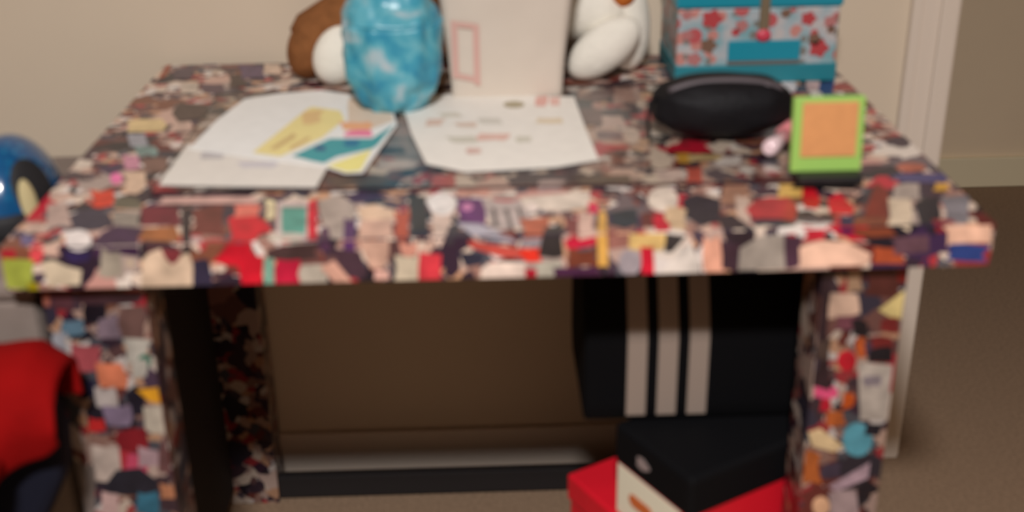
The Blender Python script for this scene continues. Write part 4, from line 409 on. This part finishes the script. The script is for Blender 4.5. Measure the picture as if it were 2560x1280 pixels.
nz = nt.nodes.new('ShaderNodeTexNoise'); nz.inputs['Scale'].default_value = 30; L(tc.outputs['Object'], nz.inputs['Vector'])
base = ramp(nt, [(.35, alb((110, 150, 156))), (.5, alb((148, 160, 165))), (.65, alb((172, 166, 164)))], False); L(nz.outputs['Fac'], base.inputs[0])
prev = base.outputs[0]
for sc_, r0, off, thr, c in ((48, .42, (3, 1, 2), .45, (175, 120, 112)), (62, .40, (1, 5, 4), .62, (110, 110, 105)), (30, .33, (.35, 2, .4), .55, (165, 78, 80))):
    m_ = spots(sc_, r0, off, thr); x = nt.nodes.new('ShaderNodeMix'); x.data_type = 'RGBA'
    L(m_.outputs[0], x.inputs['Factor']); L(prev, x.inputs['A']); x.inputs['B'].default_value = (*alb(c), 1); prev = x.outputs['Result']
L(prev, bs.inputs['Base Color'])
teal_m = mat('teal_enamel', (20, 125, 145), .35); teal_d = mat('deep_teal_enamel', (30, 112, 124), .4)
bx0, bx1, by0, by1 = .256, .481, .523, .673
fb = thing('storage_box', 'teal box with red floral print and teal bands at the back right of the desk', 'box', ((bx0+bx1)/2, .607, ZT))
M().box((bx0-.0015, by0-.0015, ZT+.0008), (bx1+.0015, by1+.0015, ZT+.027), .002).build('base_band', teal_d, fb, 'deep teal band')
M().box((bx0-.003, by0-.003, ZT+.1065), (bx1+.003, by1+.003, ZT+.146), .004).build('lid', teal_m, fb, 'teal lid')
pl = M().box((.327, by0-.0045, ZT+.033), (.428, by0-.001, ZT+.061), .001).build('label_plate', teal_m, fb, 'bright teal label plate')
M().box((.327, by0-.0035, ZT+.0275), (.428, by0-.001, ZT+.033), .0005).build('plate_shadow', mat('grey_brown', (96, 92, 88), .6), fb, 'grey brown painted shadow under the plate')  # shadow below the label plate, built as a coloured strip
st = M().box((.368, by0-.006, ZT+.075), (.382, by0-.0005, ZT+.15), .002).build('clasp', mat('olive_brown', (105, 92, 72), .5), fb, 'brown clasp strap')
M().ell((.375, by0-.005, ZT+.069), (.0105, .005, .009)).build('clasp_button', mat('raspberry', (185, 60, 78), .4), fb, 'red clasp button')
fl = mat('red_flower_ink', (172, 62, 66), .5, k=.95); br = mat('brown_stem_ink', (105, 78, 62), .6); pk = mat('pink_flower_ink', (172, 112, 110), .5, k=.95)
fw_ = M().box((bx0, by0, ZT+.0008), (bx1, by1, ZT+.107), .004)
for x, z, r, m_ in ((.303, .092, .0135, 0), (.437, .090, .010, 0), (.455, .048, .013, 0), (.448, .061, .009, 1), (.300, .055, .011, 1), (.270, .070, .008, 2), (.281, .036, .010, 2), (.345, .082, .009, 2), (.337, .073, .006, 0), (.405, .098, .007, 1), (.468, .085, .009, 2), (.470, .074, .006, 1), (.268, .098, .007, 2)):
    pts = [(x+r*(1+.18*math.cos(5*a))*math.cos(a), by0-.0004, ZT+z+r*.9*(1+.18*math.cos(5*a))*math.sin(a)) for a in [2*math.pi*i/20 for i in range(20)]]
    fw_.prism(pts, (0, -.0005, 0), m_+1)
fw_.build('box_body', [fm, fl, br, pk], fb)

# ------------------------------------------------------------------ black zipped pouch
pm = mat('black_nylon', (10, 9, 13), .65, k=.8, spec=.25, bump=.3, bscale=120); gm = mat('grey_zip_tape', (78, 70, 74), .55)
po = thing('pouch', 'black oval zipped pouch lying in front of the floral box', 'pouch', (.275, .293, ZS))
def sq(p):
    f = lambda v, e: math.copysign(abs(v)**e, v)
    return Vector((f(p.x, .80), f(p.y, .85), f(p.z, .8)))*(1+.05*noise.noise(p*2.5))
M().ell((.276, .296, ZS+.036), (.086, .047, .037), fn=sq, nu=56, nv=32).build('pouch_body', pm, po)
zp = M(); pts = []
for i in range(25):
    a = i/24; x = .276-.068+.136*a; q = (x-.276)/.086
    pts.append((x, .278, ZS+.036+.0345*max(0, 1-abs(q)**2.4)**.5))
zp.tube(pts, .0045, 8); zp.build('zip', gm, po, 'grey zip across the top')
M().ell((.325, .274, ZS+.064), (.007, .003, .004)).build('zip_pull', gm, po)
M().tube([(.200, .296, ZS+.05), (.186, .283, ZS+.045), (.183, .276, ZS+.02), (.186, .270, ZS+.004), (.205, .268, ZS+.004)], .0025, 8).build('wrist_strap', pm, po)

# ------------------------------------------------------------------ small pink tube
gp = thing('lip_gloss', 'small glossy pink tube leaning between the black pouch and the green card', 'cosmetic', (.345, .26, ZS))
p0, p1 = Vector((.377, .300, ZS+.0115)), Vector((.312, .196, ZS+.0115)); dv = (p1-p0)
M().tube([p0, p0+dv*.55], [.0115, .0115], 20).build('tube_body', mat('rose_plastic', (196, 120, 124), .15, coat=.6), gp)
M().tube([p0+dv*.56, p0+dv*.97, p1], [.0095, .0095, .006], 20).build('cap', mat('pale_pink_plastic', (232, 190, 194), .08, coat=1), gp, 'pale pink shiny cap')

# ------------------------------------------------------------------ green and orange card on a black stand
cd = thing('card_stand', 'upright green card with an orange panel on a black base', 'card', (.358, .132, ZS))
cd_lean = Matrix.Rotation(-.10, 3, 'X')
def card(lo, hi, bev, name, m_, lab=None):
    s = M().box(lo, hi, bev)
    for v in s.bm.verts:
        p = v.co-Vector((.359, .14, ZS+.008)); v.co = cd_lean @ p+Vector((.359, .127, ZS+.008))
    return s.build(name, m_, cd, lab)
card((.3205, .138, ZS+.009), (.3985, .147, ZS+.092), .0015, 'card', mat('lime_card', (138, 178, 86), .5), 'lime green border')
card((.3300, .1365, ZS+.026), (.3910, .139, ZS+.0865), .0008, 'panel', mat('orange_panel', (208, 146, 92), .55, k=.95, var=.06, vscale=60), 'orange panel')
M().box((.326, .105, ZS+.0002), (.396, .145, ZS+.010), .002).build('base', mat('black_stand', (20, 20, 22), .5), cd, 'black base')

# ------------------------------------------------------------------ grey hamper with the blue helmet, left of the desk
ham_m = mat('grey_hamper_cloth', (128, 116, 108), .9, k=.95, var=.05, vscale=40, bump=.3, bscale=350, spec=.1)
hp = thing('laundry_hamper', 'grey cloth laundry hamper left of the desk under the blue helmet', 'hamper', (-.74, .22, 0))
M().box((-.99, .03, .0), (-.487, .42, .690), .012).build('hamper_body', ham_m, hp)
M().box((-.995, .025, .685), (-.483, .425, .708), .008).build('lid', ham_m, hp)
M().tube([(-.85, .022, .62), (-.85, .0, .60), (-.75, .0, .60), (-.75, .022, .62)], .008, 8).build('handle', ham_m, hp)
blue = bpy.data.materials.new('speckled_blue_shell'); blue.use_nodes = True; nt = blue.node_tree; bs = nt.nodes['Principled BSDF']; L = nt.links.new
tc = nt.nodes.new('ShaderNodeTexCoord'); v = nt.nodes.new('ShaderNodeTexVoronoi'); v.inputs['Scale'].default_value = 90; L(tc.outputs['Object'], v.inputs['Vector'])
r1 = ramp(nt, [(0, alb((90, 150, 165))), (.14, alb((6, 84, 122))), (.5, alb((5, 66, 108)))], False); L(v.outputs['Distance'], r1.inputs[0]); L(r1.outputs[0], bs.inputs['Base Color'])
bs.inputs['Roughness'].default_value = .18; bs.inputs['Coat Weight'].default_value = .7
blk = mat('black_foam', (14, 13, 16), .7)
hc = Vector((-.556, .195, .7085)); hr = (.056, .078, .098)
he = thing('helmet', 'shiny speckled blue helmet with a pale oval vent and black strap', 'helmet', hc)
M().ell(hc+Vector((0, 0, .004)), hr, nu=48, nv=32, zmin=.02).build('shell', blue, he)
def low(p): return Vector((p.x, p.y, min(p.z, .30)))
rm = M().ell(hc+Vector((0, 0, .0035)), (hr[0]*1.035, hr[1]*1.035, hr[2]*1.0), fn=low, nu=48, nv=32, zmin=0)
rm.build('rim', blk, he, 'black rim')
def vent(az, el, a, b_, name, m_, push, lab, par):
    n = Vector((math.cos(el)*math.cos(az), math.cos(el)*math.sin(az), math.sin(el)))
    p = hc+Vector((n.x*hr[0], n.y*hr[1], n.z*hr[2]+.004))
    nn_ = Vector((n.x/hr[0], n.y/hr[1], n.z/hr[2])).normalized()
    zax = nn_; xax = Vector((-math.sin(az), math.cos(az), 0)); yax = zax.cross(xax)
    rot = Matrix((xax, yax, zax)).transposed()
    return M().ell(p-nn_*.002+nn_*push, (a, b_, .005), rot).build(name, m_, par, lab)
vb = vent(math.radians(-36), .50, .024, .038, 'vent', blk, 0, 'dark vent opening', he)
vent(math.radians(-46), .38, .0095, .028, 'vent_lining', mat('beige_lining', (165, 152, 112), .8), .003, 'beige lining', vb)
vent(math.radians(-92), .62, .008, .012, 'painted_glint', mat('white_glint', (205, 215, 220), .3), .001, 'white painted highlight', he)  # highlight on the glossy shell, put in as a white spot
M().tube([hc+Vector((.050, -.04, .012)), hc+Vector((.030, -.075, .006)), hc+Vector((-.01, -.10, .005)), hc+Vector((-.06, -.11, .005))], .005, 8).build('strap', blk, he, 'black strap')

# ------------------------------------------------------------------ chair with the red jacket, near left
navy = mat('navy_upholstery', (16, 17, 28), .85, k=.7, bump=.3, bscale=300, spec=.15)
ch = thing('chair', 'dark navy upholstered chair at the left under the red jacket', 'chair', (-.66, -.28, 0))
out = [(-.455, .625), (-.446, .58), (-.452, .53), (-.486, .465), (-.52, .43), (-.80, .43), (-.85, .49), (-.88, .58), (-.86, .63), (-.80, .646), (-.50, .646)]
M().prism([(x, -.075, z) for x, z in out], (0, .045, 0), bev=.010).build('backrest', navy, ch)
M().box((-.86, -.52, .40), (-.50, -.08, .455), .02).build('seat', navy, ch)
for x, y in ((-.84, -.50), (-.52, -.50), (-.84, -.10), (-.52, -.10)):
    M().tube([(x, y, .0), (x, y, .405)], [.013, .018], 14).build('leg', dark_felt, ch)
for x in (-.80, -.56): M().tube([(x, -.058, .39), (x, -.055, .47)], .014, 12).build('back_post', dark_felt, ch)
red = mat('red_fleece', (140, 8, 8), .9, k=1.2, var=.08, vscale=30, bump=.2, bscale=200, spec=.1)
def jk(u, v):
    # draped over the chair back: v runs from the hem behind, over the top, to the front hem
    x = -.86+.424*u
    hem = .520+max(0, (x+.53))*.85+.01*math.sin(x*60)
    over = .012+.006*math.sin(u*17)+.004*math.sin(u*41+v*5)
    top = .662+.006*math.sin(u*12+1)-(.028 if u > .93 else 0)*(u-.93)/.07
    if v < .3: t = v/.3; y = -.018+over*.4; z = .60+(top-.60)*t
    elif v < .45: t = (v-.3)/.15; a = math.pi*t; y = -.052+.036*math.cos(a)+.0*over; z = top+.014*math.sin(a)
    else: t = (v-.45)/.55; y = -.088-over*(.3+.9*t)-.014*math.sin(t*3.1); z = top+(hem-top)*t
    return Vector((x, y, z+.003*noise.noise(Vector((x*30, v*6, 0)))))
jt = thing('jacket', 'red fleece jacket draped over the navy chair back', 'jacket', (-.645, -.055, .55))
M().grid(jk, 60, 44).build('jacket_body', red, jt, mods=[('SOLIDIFY', {'thickness': .006, 'offset': 1.0})])
sl = M().tube([(-.66, -.112, .640), (-.60, -.124, .618), (-.54, -.130, .590), (-.49, -.126, .572)], [.018, .022, .022, .016], 18)
sl.build('sleeve', red, jt)

# ------------------------------------------------------------------ boxes and striped bag under the desk, right
D1 = Vector((.588, -.809, 0)); D2 = Vector((.868, .497, 0)); D1 = (D1-D2*D1.dot(D2)).normalized()
def rbox(L0, l1, l2, z0, z1, bev=.002):
    P = [L0, L0+D1*l1, L0+D1*l1+D2*l2, L0+D2*l2]
    return M().prism([(p.x, p.y, z0) for p in P], (0, 0, z1-z0), bev=bev)
redbox = mat('red_card', (200, 18, 36), .5, k=.85, var=.05, vscale=15)
L0 = Vector((.088, .229, 0)); S0 = L0+D1*.094+D2*.002
rb = thing('red_box', 'large red card box on the carpet under the desk', 'box', (.22, .17, 0))
rbox(L0, .243, .195, 0.001, .285, .004).build('box_body', redbox, rb)
rbox(L0-D1*.003-D2*.003, .249, .201, .27, .310, .004).build('lid', redbox, rb)
sb = thing('shoe_box', 'red shoe box with black lid and white label on the larger red box', 'box', (.25, .14, .31))
rbox(S0+D1*.003+D2*.003, .141, .190, .3103, .40, .002).build('box_body', redbox, sb)
black_card = mat('black_card', (7, 7, 9), .7, spec=.15, k=.8)
rbox(S0, .147, .196, .385, .440, .006).build('lid', black_card, sb, 'black lid')
def onleft(a, z, o): p = S0+D2*.003+D1*(.003+a)-D2*o; return Vector((p.x, p.y, z))
lb = M().prism([onleft(.003, .3125, .0003), onleft(.125, .3125, .0003), onleft(.125, .384, .0003), onleft(.003, .384, .0003)], tuple(-D2*.0006)).build('label', mat('white_label', (205, 185, 165), .6, k=.6), sb, 'white label')
M().prism([onleft(.052+.024*math.cos(a), .347+.012*math.sin(a)*(1+.3*math.cos(2*a)), .0012) for a in [2*math.pi*i/18 for i in range(18)]], tuple(-D2*.0005)).build('label_logo', mat('orange_ink', (165, 85, 40), .6, k=.6), lb, 'orange brown logo')
def onlid(a, z): p = S0+D1*a-D2*.0006; return Vector((p.x, p.y, z))
M().prism([onlid(.058+.012*math.cos(a)*(1+.25*math.cos(3*a)), .412+.008*math.sin(a)) for a in [2*math.pi*i/18 for i in range(18)]], tuple(-D2*.0005)).build('lid_logo', mat('grey_ink', (112, 100, 98), .5, k=.5), sb, 'small grey logo')

nyl = mat('black_sports_nylon', (7, 7, 9), .8, k=1, spec=.1)
gb = thing('sports_bag', 'black sports bag with three pale stripes under the desk', 'bag', (.235, .25, .44))
prof = [(.150, .4415), (.146, .46), (.146, .556), (.152, .575), (.185, .645), (.235, .672), (.32, .672), (.345, .63), (.35, .47), (.33, .4415)]
xs0, xs1 = .098, .380
g = M().prism([(xs0, y, z) for y, z in prof], (xs1-xs0, 0, 0), bev=.006)
g.build('bag_body', nyl, gb)
stm = mat('pale_stripe', (150, 134, 122), .7, k=1.15)
for xa in (.1495, .1865, .2235):
    s = M(); pf = [(.146, .452), (.146, .556), (.152, .575), (.185, .645), (.225, .6665)]
    for (ya, za), (yb, zb) in zip(pf, pf[1:]):
        n = Vector((0, -(zb-za), (yb-ya))).normalized()*.0009
        q = [Vector((xa, ya, za)), Vector((xa+.0235, ya, za)), Vector((xa+.0235, yb, zb)), Vector((xa, yb, zb))]
        s.prism([p+n*.6 for p in q], n)
    s.build('stripe', stm, gb, 'pale grey stripe')
M().tube([(.18, .28, .672), (.18, .27, .695), (.29, .27, .695), (.29, .28, .672)], .007, 10).build('handle', nyl, gb)
